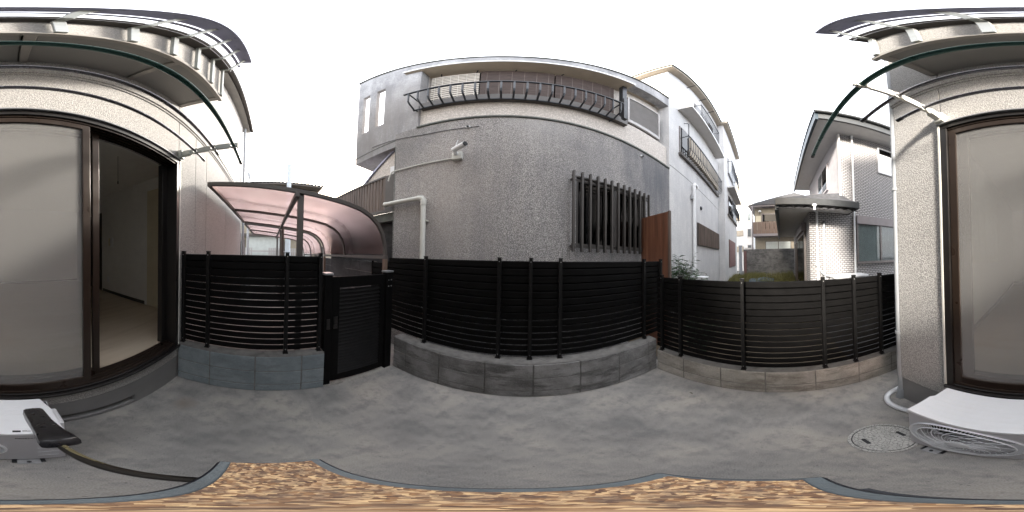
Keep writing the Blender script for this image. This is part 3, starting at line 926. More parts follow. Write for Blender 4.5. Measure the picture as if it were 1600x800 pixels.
# ------------------------------------------------------------------ block walls
_blk = {}
def block_mesh(l, t, h, mat):
    k = (round(l, 3), round(t, 3), round(h, 3), mat)
    if k not in _blk:
        b = 0.004
        m = MB()
        # block with a small chamfer on the visible edges
        vs = []
        for (z, s) in ((0, b), (b, 0), (h - b, 0), (h, b)):
            vs += [(s, s, z), (l - s, s, z), (l - s, t - s, z), (s, t - s, z)]
        fs = [(3, 2, 1, 0), (12, 13, 14, 15)]
        for i in range(3):
            for q in range(4):
                fs.append((i * 4 + q, i * 4 + (q + 1) % 4, i * 4 + 4 + (q + 1) % 4, i * 4 + 4 + q))
        m.add(vs, fs)
        me = m.mesh('block')
        me.materials.append(M[mat])
        _blk[k] = me
    return _blk[k]
def block_wall(label, origin, rz, length, joints, rows, thick, mat, group, z0=0.0, top=True):
    """wall along local +x from 0 to length; joints: x positions of the upright joints; visible face at local y=0 side"""
    w = thing('block_wall', label, 'wall', origin, rz, group)
    J = 0.011
    box('mortar_core', 'mortar', w, 0.004, length - 0.004, 0.006, thick - 0.006, -0.02, rows[-1] - 0.004)
    js = [0.0] + sorted(j for j in joints if 0.02 < j < length - 0.02) + [length]
    for r_ in range(len(rows) - 1):
        za, zb = rows[r_], rows[r_ + 1]
        for a, b in zip(js[:-1], js[1:]):
            inst('block', block_mesh(b - a - J, thick, zb - za - J, mat), w, (a + J / 2, random.uniform(-0.001, 0.001), za + J / 2))
    if top:
        # rough mortar skim along the top
        m = MB()
        nseg = max(8, int(length / 0.05))
        for i in range(nseg + 1):
            x = length * i / nseg
            for y in (0.012, thick * 0.35, thick * 0.65, thick - 0.012):
                m.v.append((x, y, rows[-1] - 0.004 + random.uniform(0.004, 0.010)))
        for i in range(nseg):
            for q in range(3):
                m.f.append((i * 4 + q, i * 4 + 4 + q, i * 4 + 5 + q, i * 4 + 1 + q))
        m.build('mortar_skim', 'mortar', w)
    return w
# rz = 90 deg: local +x runs along +Y, local y=0 face looks to +X (thickness goes to -X)
block_wall('low blue-grey block wall under the fence beside the sliding door', (-1.335, -0.823, 0), R(90), 1.325, [0.33, 0.73, 1.12], [0, 0.11, 0.315, 0.515], 0.13, 'block_blue', 'low block walls round the yard')
# rz = 0: face looks to -Y
block_wall('low dark stained block wall under the fence facing the sliding door', (-1.345, 1.330, 0), 0, 2.735, [0.19, 0.603, 1.034, 1.432, 1.829, 2.22, 2.61], [0, 0.10, 0.30, 0.49], 0.15, 'block_dark', 'low block walls round the yard')
# rz = -90: local +x runs along -Y, y=0 face looks to -X
block_wall('low tan concrete block wall under the fence by the drainpipe', (1.392, 1.325, 0), R(-90), 4.3, [0.37, 0.77, 1.17, 1.598, 2.015, 2.41, 2.81, 3.2, 3.6, 4.0], [0, 0.125, 0.33], 0.13, 'block_tan', 'low block walls round the yard')

# ------------------------------------------------------------------ slatted fences
def slat_mesh(l, pitch, dr):
    g = 0.008
    h = pitch - g
    m = MB()
    # lapped louvre: the outer face hangs lower than the inner one
    poly = [(0.000, 0.002), (0.003, -0.002), (0.026, -dr), (0.026, h - dr), (0.009, h - 0.004), (0.000, h - 0.011)]
    m.prism(poly, 'x', 0, l)
    me = m.mesh('slat')
    me.materials.append(M['fence_black'])
    return me
def fence(label, origin, rz, length, z0, z1, nsl, posts, post_top, foot, group, dr=0.018):
    f = thing('slat_fence', label, 'fence', origin, rz, group)
    pitch = (z1 - z0) / nsl
    me = slat_mesh(length, pitch, dr)
    for k in range(nsl):
        inst('slat', me, f, (0, 0.004 + random.uniform(-0.0008, 0.0008), z0 + 0.006 + k * pitch))
    pm = MB().box(-0.016, 0.016, -0.036, 0.001, foot, post_top).mesh('post')
    pm.materials.append(M['fence_post'])
    for p in posts:
        po = inst('post', pm, f, (p, 0, 0))
        bv = po.modifiers.new('bevel', 'BEVEL'); bv.width = 0.002; bv.segments = 1
        MB().box(-0.018, 0.018, -0.038, 0.002, post_top + 0.0005, post_top + 0.007).build('cap', 'fence_post', po)
        sc_ = MB()
        for zz in (post_top - 0.03, foot + 0.05):
            sc_.tube([(0, -0.0362, zz), (0, -0.040, zz)], 0.0045, 8)
        sc_.each('screw', 'galvanised', po)
        MB().box(-0.024, 0.024, -0.044, 0.0005, foot - 0.001, foot + 0.004).build('base_plate', 'fence_post', po)
    return f
fence('black slatted fence between the house wall and the gate', (-1.425, -0.823, 0), R(90), 1.305, 0.535, 1.49, 14, [0.018, 0.278, 0.985, 1.287], 1.508, 0.522, 'black slatted fences round the yard', 0.014)
fence('tall black slatted fence in front of the dark grey stucco building', (-1.60, 1.455, 0), 0, 3.20, 0.51, 1.488, 14, [0.605, 1.377, 1.655, 1.921, 2.889, 3.18], 1.505, 0.498, 'black slatted fences round the yard')
fence('lower black slatted fence in front of the garden and the tiled neighbour house', (1.438, 1.37, 0), R(-90), 4.2, 0.35, 1.30, 14, [0.10, 0.36, 1.024, 1.74, 2.043, 2.347, 3.3], 1.318, 0.338, 'black slatted fences round the yard')

# ------------------------------------------------------------------ gate
def gate_post(y, w, label):
    t = thing('gate_post', label, 'gate post', (-1.405, y, 0), 0, 'gate posts')
    MB().box(-0.04, 0.04, -w / 2, w / 2, -0.02, 1.315).build('shaft', 'fence_black', t, 0.003)
    MB().box(-0.046, 0.046, -w / 2 - 0.006, w / 2 + 0.006, 1.3155, 1.336).build('cap', 'grey_metal', t, 0.004)
    return t
gate_post(0.535, 0.075, 'black gate post with pale cap on the latch side')
ph = gate_post(1.262, 0.095, 'black gate post with pale cap on the hinge side')
hg = MB()
for z in (1.16, 1.23):
    for dy in (-0.02, 0.02):
        hg.tube([(0.0405, dy, z), (0.048, dy, z)], 0.007, 8)
hg.each('bolt', 'galvanised', ph)
gate = thing('garden_gate', 'black metal garden gate with thin louvres under the carport roof', 'gate', (-1.405, 0.58, 0))
GY = 0.622
gf = MB()
gf.box(-0.022, 0.022, 0, 0.075, 0.035, 1.295)
gf.box(-0.022, 0.022, GY - 0.06, GY, 0.035, 1.295)
gf.box(-0.022, 0.022, 0.075, GY - 0.06, 1.19, 1.295)
gf.box(-0.022, 0.022, 0.075, GY - 0.06, 0.035, 0.13)
gf.build('frame', 'fence_black', gate, 0.003)
sm = MB().prism([(0.016, 0.0), (-0.012, 0.026), (-0.012, 0.036), (0.016, 0.010)], 'y', 0.075, GY - 0.06).mesh('louvre')
# prism on axis y takes (x,z) pairs
sm.materials.append(M['fence_post'])
for k in range(25):
    inst('louvre', sm, gate, (0, 0, 0.135 + k * 0.0415))
lt = MB()
lt.box(0.0225, 0.034, 0.015, 0.055, 0.77, 0.90)
lt.box(0.0345, 0.060, 0.028, 0.042, 0.80, 0.82)
lt.box(0.046, 0.060, 0.0, 0.028, 0.795, 0.825)
lt.build('latch', 'dark_bronze', gate, 0.003)
lp = MB().box(0.041, 0.052, 0.52, 0.552, 0.78, 0.89)
ln = lp.build('strike_plate', 'dark_bronze', gate, 0.003)
ln.location = (0, -0.58 + 0.0, 0)
tag(MB().box(-1.52, -1.34, 0.50, 1.325, -0.02, 0.0035).build('threshold_slab', 'block_tan'), kind='structure')

# ------------------------------------------------------------------ carports beyond the gate
def rib_path(n=14):
    p = [(-0.71, 2.405), (-0.16, 2.34), (0.21, 2.295), (0.60, 2.25), (0.95, 2.20)]
    p += [(1.18, 2.155), (1.36, 2.075), (1.49, 1.97), (1.58, 1.84), (1.63, 1.68), (1.645, 1.51)]
    return p
def carport(label, xs, post_xs):
    c = thing('carport', label, 'carport', (xs[0], 0, 0), 0, 'carports beyond the gate')
    pth = rib_path()
    me = MB().ribbon([(0, y, z) for y, z in pth], 0.045, 0.05).mesh('rib'); me.materials.append(M['trim_brown'])
    for i, x in enumerate(xs):
        inst('rib', me, c, (x - xs[0], 0, 0))
    for a, b in zip(xs[:-1], xs[1:]):
        m = MB()
        xa, xb = a - xs[0] - 0.02, b - xs[0] + 0.02
        for y, z in pth:
            m.v += [(xa, y, z + 0.018), (xb, y, z + 0.018)]
        for i in range(len(pth) - 1):
            m.f.append((2 * i, 2 * i + 1, 2 * i + 3, 2 * i + 2))
        o = m.build('roof_sheet', 'polycarbonate', c, smooth=True)
        s_ = o.modifiers.new('thick', 'SOLIDIFY'); s_.thickness = 0.004
    L = xs[-1] - xs[0]
    bm = MB().box(L, 0.03, -0.755, -0.705, 2.37, 2.43)
    bm.build('edge_beam', 'trim_brown', c, 0.004)
    MB().box(L, 0.025, 0.29, 0.345, 2.20, 2.262).build('purlin', 'trim_brown', c, 0.004)
    MB().box(L, 0.03, 1.615, 1.675, 1.455, 1.51).build('side_rail', 'trim_brown', c, 0.004)
    for x in post_xs:
        MB().box(x - xs[0] - 0.05, x - xs[0] + 0.03, 0.335, 0.405, -0.02, 2.255).build('post', 'trim_brown', c, 0.004)
    for x in xs[::2]:
        MB().box(x - xs[0] - 0.03, x - xs[0] + 0.03, 1.617, 1.673, -0.02, 1.455).build('side_post', 'balcony_brown', c, 0.004)
    return c
carport('near carport with smoky pink curved roof sheet and dark ribs', [-1.90, -3.27, -4.62], [-1.94, -4.5])
carport('far carport with smoky pink curved roof behind the near one', [-4.90, -6.2, -7.5], [-5.1, -7.4])
tag(MB().tube([(-3.9, 1.02, -0.02), (-3.9, 1.02, 1.62)], 0.02, 8).build('conduit_pole', 'pipe_grey', smooth=True), 'thin grey conduit pole standing under the carport', 'pole')
bw = block_wall('dark weathered block wall along the side of the carport', (-8.4, 1.745, 0), 0, 6.05, [0.4 * k for k in range(1, 16)], [0, 0.2, 0.4, 0.6, 0.8, 1.0, 1.2, 1.4], 0.12, 'block_black', 'block walls beyond the yard')
lv = thing('louvre_panel', 'small black louvred panel at the end of the carport wall', 'louvre panel', (-2.32, 1.72, 0))
for k in range(9):
    inst('slat', bpy.data.meshes.get('lv_slat') or MB().prism([(0.0, 0.0), (0.02, -0.02), (0.02, 0.06), (0.0, 0.08)], 'x', 0, 0.42).mesh('lv_slat'), lv, (0, 0, 0.55 + 0.095 * k))
bpy.data.meshes['lv_slat'].materials.append(M['fence_black'])
box('frame', 'fence_black', lv, -0.02, 0.0, -0.005, 0.025, -0.02, 1.42)
box('frame', 'fence_black', lv, 0.42, 0.445, -0.005, 0.025, -0.02, 1.42)

# ------------------------------------------------------------------ dark grey stucco building across the fence (local u along the facade, w into it)
TH = math.atan(0.13)
gb = thing('grey_building', 'dark grey stucco building with railed balcony window, facing the yard', 'building', (0, 2.0, 0), TH)
WB = 6.0
lw = MB()
# ground-floor wall round the barred window
lw.box(-1.88, 0.68, 0, 0.25, -0.05, 3.87)
lw.box(2.10, 2.95, 0, 0.25, -0.05, 3.87)
lw.box(0.68, 2.10, 0, 0.25, -0.05, 1.66)
lw.box(0.68, 2.10, 0, 0.25, 2.72, 3.87)
lw.box(-1.88, -1.63, 0.25, WB, -0.05, 3.52)
lw.build('ground_floor_wall', 'lithin_grey', gb)
tw = MB()
# upper left wall pierced by two upright slots
us = [-2.88, -2.73, -2.54, -2.36, -2.16, -1.88, -1.48]
for a, b, op in zip(us[:-1], us[1:], (0, 1, 0, 1, 0, 0)):
    if op:
        tw.box(a, b, 0, 0.08, 3.53, 4.40)
        tw.box(a, b, 0, 0.08, 6.06, 7.24)
    else:
        tw.box(a, b, 0, 0.08, 3.53 if b < -1.5 else 3.875, 7.24)
tw.box(-1.66, -1.48, 0.08, 0.24, 3.875, 7.24)
tw.box(-1.88, -1.48, 0, 0.24, 3.871, 3.875)
tw.box(-1.48, 2.95, 0, 0.24, 6.70, 7.24)
tw.build('upper_wall', 'concrete_tower', gb)
box('floor_slab', 'concrete_tower', gb, -2.88, -1.64, 0.081, 1.3, 3.53, 3.70)
box('roof_slab', 'eave_tan', gb, -2.3, 2.95, 0.24, WB, 7.0, 7.12)
bw_ = MB().box(-1.48, 2.95, 0.32, 0.5, 3.87, 6.70).build('bay_wall', 'cream_render', gb)
box('bay_return', 'cream_render', gb, -1.66, -1.48, 0.241, 0.5, 3.88, 6.70)
box('bay_floor', 'ledge_dark', gb, -1.48, 2.95, 0.0, 0.32, 3.84, 3.868)
box('ledge', 'ledge_dark', gb, -1.49, 2.95, -0.022, 0.0, 3.85, 3.89, 0.004)
box('parapet_cap', 'ledge_dark', gb, -2.91, 2.95, -0.035, 0.12, 7.241, 7.275, 0.004)
box('string_line', 'ledge_dark', gb, -2.882, -1.88, -0.006, 0.0, 3.685, 3.70)
box('wall_joint', 'ledge_dark', gb, -1.872, -1.862, -0.003, 0.001, 1.0, 3.53)
# thin cream strip of the bay under the window
box('bay_apron', 'cream_render', gb, -1.478, 2.94, 0.06, 0.319, 3.871, 4.62)
# barred ground floor window
wd = box('window', 'alu_bronze', gb, 0.68, 2.10, 0.10, 0.13, 1.66, 2.72)
wf = MB()
for a, b in ((0.68, 0.73), (1.36, 1.42), (2.05, 2.10)):
    wf.box(a, b, 0.04, 0.0995, 1.66, 2.72)
wf.box(0.73, 1.36, 0.04, 0.0995, 1.66, 1.71).box(1.42, 2.05, 0.04, 0.0995, 1.66, 1.71).box(0.73, 1.36, 0.04, 0.0995, 2.67, 2.72).box(1.42, 2.05, 0.04, 0.0995, 2.67, 2.72)
wf.build('frame', 'grille_brown', wd, 0.002)
for a, b in ((0.73, 1.36), (1.42, 2.05)):
    box('pane', 'glass_dark', wd, a, b, 0.07, 0.075, 1.71, 2.67)
gl2 = bpy.data.objects.new('window_grille', None); col.objects.link(gl2); gl2.parent = gb
bm_ = MB().box(-0.013, 0.013, -0.022, 0.022, 1.60, 2.74).mesh('bar'); bm_.materials.append(M['grille_brown'])
for k in range(13):
    inst('bar', bm_, gl2, (0.585 + 1.455 * k / 12, -0.125, 0))
for z in (1.66, 1.70, 2.62, 2.675):
    box('cross_rail', 'grille_brown', gl2, 0.57, 2.06, -0.098, -0.084, z - 0.010, z + 0.010)
for u in (0.60, 1.31, 2.02):
    for z in (1.68, 2.65):
        box('stand_off', 'grille_brown', gl2, u - 0.012, u + 0.012, -0.083, 0.0, z - 0.012, z + 0.012)
# balcony railing with bars that kick in at the foot
rl = bpy.data.objects.new('balcony_railing', None); col.objects.link(rl); rl.parent = gb
RW = -0.22
box('top_rail', 'iron_black', rl, -1.60, 1.33, RW - 0.018, RW + 0.018, 4.855, 4.885, 0.004)
bme = MB().tube([(0, RW, 4.855), (0, RW, 4.55), (0, RW + 0.03, 4.49), (0, -0.05, 4.40)], 0.015, 6).mesh('baluster'); bme.materials.append(M['iron_black'])
nb = 20
for k in range(nb):
    inst('baluster', bme, rl, (-1.52 + (1.28 + 1.52) * k / (nb - 1), 0, 0))
box('foot_rail', 'iron_black', rl, -1.54, 1.30, -0.062, -0.035, 4.385, 4.412)
for u in (-1.50, 1.27):
    MB().bar((u, RW, 4.80), (u, 0.0, 4.80), 0.02, 0.02).bar((u, -0.05, 4.40), (u, 0.06, 4.40), 0.02, 0.02).each('stay', 'iron_black', rl)
box('window_sill', 'trim_brown', gb, -1.44, 1.60, -0.03, 0.059, 4.43, 4.63, 0.004)  # sill made deep and dark to stand in for the shaded band below the balusters
# tan canopy over the bay
box('canopy', 'awning_tan', gb, -1.76, 1.74, -0.065, 0.319, 6.58, 6.64)
box('canopy_edge', 'white_plastic', gb, -1.765, 1.745, -0.085, -0.0655, 6.575, 6.652, 0.003)
for u in (-1.3, -0.75, -0.2, 0.5):
    MB().bar((u, 0.31, 6.5), (u + 0.04, 0.22, 6.56), 0.02, 0.02).build('hook', 'iron_black', gb)
# window behind the blinds
bwn = box('bay_window', 'alu_bronze', gb, -1.46, 1.55, 0.296, 0.319, 4.63, 6.52)
for a, b in ((-1.44, -0.46), (-0.44, 0.54), (0.56, 1.53)):
    box('pane', 'glass_dark', bwn, a, b, 0.290, 0.2955, 4.67, 6.48)
# louvred shutter box beside it
sb = bpy.data.objects.new('shutter_box', None); col.objects.link(sb); sb.parent = gb
box('case', 'grille_brown', sb, 1.74, 2.72, 0.14, 0.318, 4.80, 5.98)
lsm = MB().prism([(0.118, 0.0), (0.112, 0.006), (0.124, 0.040), (0.134, 0.040), (0.134, 0.0)], 'x', 1.77, 2.69).mesh('louvre'); lsm.materials.append(M['louver_grey'])
for k in range(18):
    inst('louvre', lsm, sb, (0, 0, 4.915 + 0.057 * k))
fb = MB().box(1.735, 1.77, 0.10, 0.1395, 4.795, 5.985).box(2.69, 2.725, 0.10, 0.1395, 4.795, 5.985).box(1.77, 2.69, 0.10, 0.1395, 5.95, 5.985).box(1.77, 2.69, 0.10, 0.1395, 4.795, 4.90)
fb.build('frame', 'louver_grey', sb, 0.003)
box('end_post', 'iron_black', gb, 1.36, 1.44, -0.20, -0.13, 4.38, 5.20)
box('end_post', 'iron_black', gb, 1.60, 1.70, 0.10, 0.20, 4.63, 6.57)
# sloping stair parapet and railed landing left of the corner
MB().prism([(-3.05, 2.68), (-1.97, 3.50), (-1.885, 3.50), (-1.885, 2.98), (-2.15, 2.98), (-2.98, 2.62)], 'y', 0.10, 0.28).build('stair_parapet', 'cream_render', gb, 0.004)
MB().bar((-3.07, 0.19, 2.71), (-1.95, 0.19, 3.545), 0.24, 0.035).build('stair_coping', 'rail_blue', gb)
ld = bpy.data.objects.new('landing_screen', None); col.objects.link(ld); ld.parent = gb
sm2 = MB().box(-0.028, 0.028, -0.012, 0.012, 2.30, 2.93).mesh('slat'); sm2.materials.append(M['slat_brown'])
for k in range(26):
    inst('slat', sm2, ld, (-2.13 - 0.078 * k, 0.06, 0))
box('top_rail', 'trim_brown', ld, -4.15, -2.09, 0.035, 0.085, 2.931, 2.965)
box('bottom_rail', 'trim_brown', ld, -4.15, -2.09, 0.035, 0.085, 2.25, 2.299)
box('end_panel', 'trim_brown', ld, -2.085, -1.90, 0.03, 0.06, 2.24, 2.95)
box('landing_slab', 'ledge_dark', gb, -4.15, -1.885, 0.087, 1.0, 2.10, 2.249)
box('landing_wall', 'block_black', gb, -4.15, -1.885, 0.20, 0.36, -0.05, 2.099)
box('vent_brick', 'white_plastic', gb, -1.99, -1.885, 0.03, 0.06, 2.955, 3.12)

# hanging blinds in the bay
def blind(u0, u1, z0, z1, mat, n, label, w, gap=0.12):
    t = thing('window_blind', label, 'blind', (-w * math.sin(TH), 2.0 + w * math.cos(TH), 0), TH, 'blinds hanging in the balcony bay')
    h = (z1 - z0) / n
    m = MB()
    for k in range(n):
        m.box(u0, u1, -0.006, 0.004, z0 + k * h + h * gap, z0 + (k + 1) * h)
    o = m.build('reeds', mat, t)
    o['kind'] = 'stuff'
    c = MB()
    for k in range(6):
        u = u0 + (u1 - u0) * (k + 0.5) / 6
        c.box(u - 0.004, u + 0.004, -0.0075, -0.0062, z0, z1)
    c.build('binding_cord', 'curtain' if mat == 'blind_cream' else 'slat_brown', t)
    MB().tube([(u0, 0, z1 + 0.012), (u1, 0, z1 + 0.012)], 0.012, 8).build('top_rod', 'slat_brown', t, smooth=True)
    return t
blind(-1.42, -0.68, 4.64, 6.35, 'blind_cream', 17, 'cream slatted blind at the tower end of the balcony bay', 0.23, 0.4)
blind(-0.66, 0.40, 4.64, 6.45, 'reed_blind', 46, 'brown reed blind in the middle of the balcony bay', 0.235)
blind(0.42, 1.50, 4.64, 6.42, 'reed_blind', 46, 'brown reed blind next to the louvred shutter box', 0.235, 0.2)

def on_facade(u, w, z):
    return (u * math.cos(TH) - w * math.sin(TH), 2.0 + u * math.sin(TH) + w * math.cos(TH), z)
# security camera on its junction box, with conduit running to the corner
sc1 = thing('security_camera', 'white bullet security camera with antenna on the grey stucco wall', 'security camera', on_facade(-0.86, 0, 2.96), TH)
box('junction_box', 'pipe_beige', sc1, -0.055, 0.055, -0.055, 0.0, -0.05, 0.06, 0.006)
MB().tube([(-0.01, -0.055, 0.02), (-0.01, -0.085, 0.03), (0.0, -0.10, 0.055)], 0.022, 12).build('mount', 'white_plastic', sc1, smooth=True)
body_ = MB().tube([(-0.02, -0.10, 0.06), (0.04, -0.14, 0.058), (0.12, -0.195, 0.055)], 0.033, 16).build('body', 'white_plastic', sc1, smooth=True)
MB().tube([(0.119, -0.1945, 0.055), (0.130, -0.202, 0.0545)], 0.028, 16).build('lens', 'rubber_black', body_, smooth=True)
MB().tube([(0.0, -0.115, 0.09), (0.03, -0.12, 0.20)], 0.005, 8).build('antenna', 'white_plastic', sc1, smooth=True)
sc1.scale = (1.2, 1.2, 1.2)
cd = [on_facade(u, -0.016, z) for u, z in ((-0.92, 2.95), (-1.15, 2.945), (-1.40, 2.95), (-1.75, 2.955), (-1.87, 2.96), (-1.93, 2.94), (-1.985, 2.80))]
tag(MB().tube(smooth_path(cd), 0.011, 8).build('conduit', 'pipe_beige', smooth=True), 'thin beige conduit running from the security camera to the building corner', 'conduit')
def eyelet(u, z, label):
    t = thing('wall_sensor', label, 'sensor', on_facade(u, 0, z), TH, 'small sensors on the grey wall')
    MB().box(-0.03, 0.03, -0.03, 0.0, -0.02, 0.025).build('housing', 'white_plastic', t, 0.008)
    MB().tube([(0, -0.03, 0), (0, -0.05, -0.012)], 0.016, 10).build('lens', 'iron_black', t, smooth=True)
eyelet(-0.74, 3.60, 'small white sensor above the security camera')
eyelet(1.98, 3.70, 'small white sensor above the barred window near the white building')
cb_ = [on_facade(u, -0.008, z) for u, z in ((-2.4, 3.78), (-1.9, 3.72), (-1.4, 3.62), (-1.0, 3.60), (-0.75, 3.60), (-0.6, 3.605))]
tag(MB().tube(smooth_path(cb_), 0.005, 6).build('wall_cable', 'iron_black', smooth=True), 'thin dark cable sagging along the wall to the small sensor', 'cable')
pw = [on_facade(u, -0.06, z) for u, z in ((-1.95, 2.35), (-1.40, 2.335), (-1.335, 2.325), (-1.315, 2.29), (-1.31, 2.2), (-1.30, 0.0))]
wp = thing('bent_pipe', 'cream plastic pipe bending down the dark grey wall', 'pipe', on_facade(-1.31, -0.06, 0), TH)
pl = [(-0.66, 0, 2.345), (-0.06, 0, 2.335), (-0.02, 0, 2.325), (0, 0, 2.29), (0, 0, 0.0)]
MB().tube(pl, 0.036, 14).build('pipe', 'pipe_beige', wp, smooth=True)
MB().tube([(-0.09, 0, 2.337), (-0.02, 0, 2.327), (0, 0, 2.30), (0, 0, 2.22)], 0.043, 14).build('elbow', 'pipe_beige', wp, smooth=True)
for z in (2.0, 1.0):
    box('clamp', 'pipe_beige', wp, -0.045, 0.055, 0.0, 0.0605, z - 0.012, z + 0.012)
tag(MB().tube([(-0.66, 0, 2.345), (-0.70, 0, 2.345)], 0.043, 14).build('socket', 'pipe_beige', wp, smooth=True))

# wooden partition closing the gap beside the barred window
wpn = thing('wood_partition', 'reddish brown wood grain partition board beside the barred window', 'partition', (1.90, 1.56, 0))
for k in range(4):
    MB().box(-0.012, 0.012, 0.0 + k * 0.155 + 0.001, (k + 1) * 0.155 - 0.001, 0.0, 2.25).build('plank', 'panel_wood', wpn, 0.002)
box('edge_post', 'slat_brown', wpn, -0.02, 0.02, -0.035, -0.001, -0.02, 2.26)

# ------------------------------------------------------------------ white three-storey building continuing the facade line
wb = thing('white_building', 'white rendered three-storey building with balconies beyond the wood partition', 'building', (0, 2.0, 0), TH)
wm = MB()
wm.box(2.95, 7.5, -0.012, 8.0, -0.05, 10.05)
wm.build('wall', 'white_render', wb)
MB().box(7.5, 11.6, -0.32, 8.0, -0.05, 10.05).build('wing_wall', 'white_render', wb)
MB().box(2.72, 7.3, -0.26, 8.2, 10.051, 10.17).build('eave', 'eave_tan', wb, 0.004)
MB().box(2.68, 7.3, -0.30, 8.3, 10.171, 10.27).build('roof_edge', 'ledge_dark', wb, 0.004)
MB().box(7.3, 11.9, -0.56, 8.2, 10.051, 10.17).build('eave', 'eave_tan', wb, 0.004)
MB().box(7.3, 11.95, -0.60, 8.3, 10.171, 10.27).build('roof_edge', 'ledge_dark', wb, 0.004)
box('roof_deck', 'roof_tile', wb, 2.75, 11.8, -0.2, 8.1, 10.272, 10.45)
MB().box(2.951, 7.49, -0.016, -0.012, 3.985, 4.0).build('wall_joint', 'ledge_dark', wb)
def win(parent, u0, u1, w, z0, z1, panes=2, mat='alu_bronze', g='glass_dark'):
    o = box('window', mat, parent, u0, u1, w - 0.03, w - 0.001, z0, z1)
    for k in range(panes):
        a = u0 + 0.05 + (u1 - u0 - 0.05) * k / panes
        b = u0 + (u1 - u0 - 0.05) * (k + 1) / panes
        box('pane', g, o, a, b, w - 0.036, w - 0.0305, z0 + 0.05, z1 - 0.05)
    return o
def railing(parent, u0, u1, w0, prot, z0, z1, n, name='balcony_railing'):
    o = bpy.data.objects.new(name, None); col.objects.link(o); o.parent = parent
    me = MB().tube([(0, w0 - 0.02, z0), (0, w0 - prot * 0.8, z0 + 0.04), (0, w0 - prot, z0 + 0.22), (0, w0 - prot, z1)], 0.012, 6).mesh('baluster')
    me.materials.append(M['iron_black'])
    for k in range(n):
        inst('baluster', me, o, (u0 + (u1 - u0) * k / (n - 1), 0, 0))
    box('top_rail', 'iron_black', o, u0 - 0.02, u1 + 0.02, w0 - prot - 0.015, w0 - prot + 0.015, z1, z1 + 0.03)
    box('mid_rail', 'iron_black', o, u0 - 0.02, u1 + 0.02, w0 - prot + 0.012, w0 - prot + 0.024, z0 + 0.21, z0 + 0.23)
    for u in (u0, u1):
        MB().bar((u, w0 - prot, z1), (u, w0, z1), 0.02, 0.02).build('stay', 'iron_black', o)
    return o
# middle floor: window, cream board behind the rail, canopy
win(wb, 3.45, 4.0, -0.012, 4.75, 6.0, 1)
box('balcony_board', 'awning_tan', wb, 4.0, 7.2, -0.10, -0.0125, 4.95, 5.85)
box('sill', 'trim_brown', wb, 3.40, 7.3, -0.10, -0.0125, 4.62, 4.72, 0.003)
railing(wb, 3.5, 7.15, -0.012, 0.26, 4.72, 5.42, 27)
box('canopy', 'nb_soffit', wb, 3.38, 7.15, -0.42, -0.0125, 6.93, 6.99)
box('canopy_edge', 'white_plastic', wb, 3.375, 7.155, -0.435, -0.4205, 6.925, 7.0)
MB().tube([(3.75, -0.16, 4.72), (3.75, -0.16, 6.35), (3.75, -0.02, 6.45)], 0.014, 8).build('laundry_bracket', 'iron_black', wb, smooth=True)
# top floor
win(wb, 4.55, 6.6, -0.012, 7.75, 8.9, 2)
railing(wb, 4.5, 6.75, -0.012, 0.26, 7.55, 8.55, 18)
for u in (4.0, 5.0, 6.0):
    MB().bar((u, -0.012, 9.75), (u, -0.3, 9.85), 0.03, 0.03).build('eave_hook', 'iron_black', wb)
# slatted low window and drain
sw = bpy.data.objects.new('slatted_window', None); col.objects.link(sw); sw.parent = wb
box('case', 'trim_brown', sw, 4.62, 7.30, -0.06, -0.0125, 1.97, 2.72)
me = MB().box(-0.03, 0.03, -0.09, -0.062, 1.99, 2.70).mesh('slat'); me.materials.append(M['slat_brown'])
for k in range(26):
    inst('slat', me, sw, (4.68 + (7.24 - 4.68) * k / 25, 0, 0))
# wing: two balconies and a red louvre
railing(wb, 8.3, 11.3, -0.32, 0.26, 6.55, 7.45, 20)
win(wb, 8.5, 11.1, -0.32, 6.6, 7.9, 2)
win(wb, 8.4, 11.2, -0.32, 4.0, 5.2, 2)
railing(wb, 8.3, 11.3, -0.32, 0.26, 4.0, 4.75, 20)
box('canopy', 'nb_soffit', wb, 8.2, 11.4, -0.72, -0.3205, 5.55, 5.62)
box('sill', 'trim_brown', wb, 8.2, 11.4, -0.42, -0.3205, 3.88, 3.98)
rlv = bpy.data.objects.new('red_shutter', None); col.objects.link(rlv); rlv.parent = wb
box('case', 'slat_brown', rlv, 8.45, 10.6, -0.35, -0.3205, 1.05, 2.6)
me = MB().box(-0.05, 0.05, -0.375, -0.351, 1.08, 2.57).mesh('board'); me.materials.append(M['red_louver'])
for k in range(17):
    inst('board', me, rlv, (8.53 + 0.123 * k, 0, 0))
wd2 = thing('white_drainpipe', 'white drainpipe with hooded top on the white building wall', 'drainpipe', on_facade(4.25, -0.085, 0), TH)
MB().tube([(0, 0, 0.0), (0, 0, 3.88)], 0.055, 12).build('pipe', 'pipe_white', wd2, smooth=True)
MB().tube([(0, 0, 3.86), (0.03, 0, 3.95), (0.14, -0.02, 3.93), (0.2, -0.02, 3.84)], 0.06, 12).build('hood', 'pipe_white', wd2, smooth=True)
for z in (1.2, 3.4):
    box('clamp', 'pipe_white', wd2, -0.065, 0.065, 0.0, 0.0715, z - 0.02, z + 0.02)
box('outlet', 'grey_metal', wd2, -0.14, -0.056, 0.0, 0.0725, 3.38, 3.52)
vn = thing('wall_vent', 'small dark round vent on the white building wall', 'vent', on_facade(5.0, -0.012, 3.33), TH)
MB().lathe([(0.001, 0.05), (0.06, 0.04), (0.075, 0.0)], 16).build('hood', 'iron_black', vn, smooth=True)
bpy.data.objects['hood.001'].rotation_euler = (R(90), 0, 0)

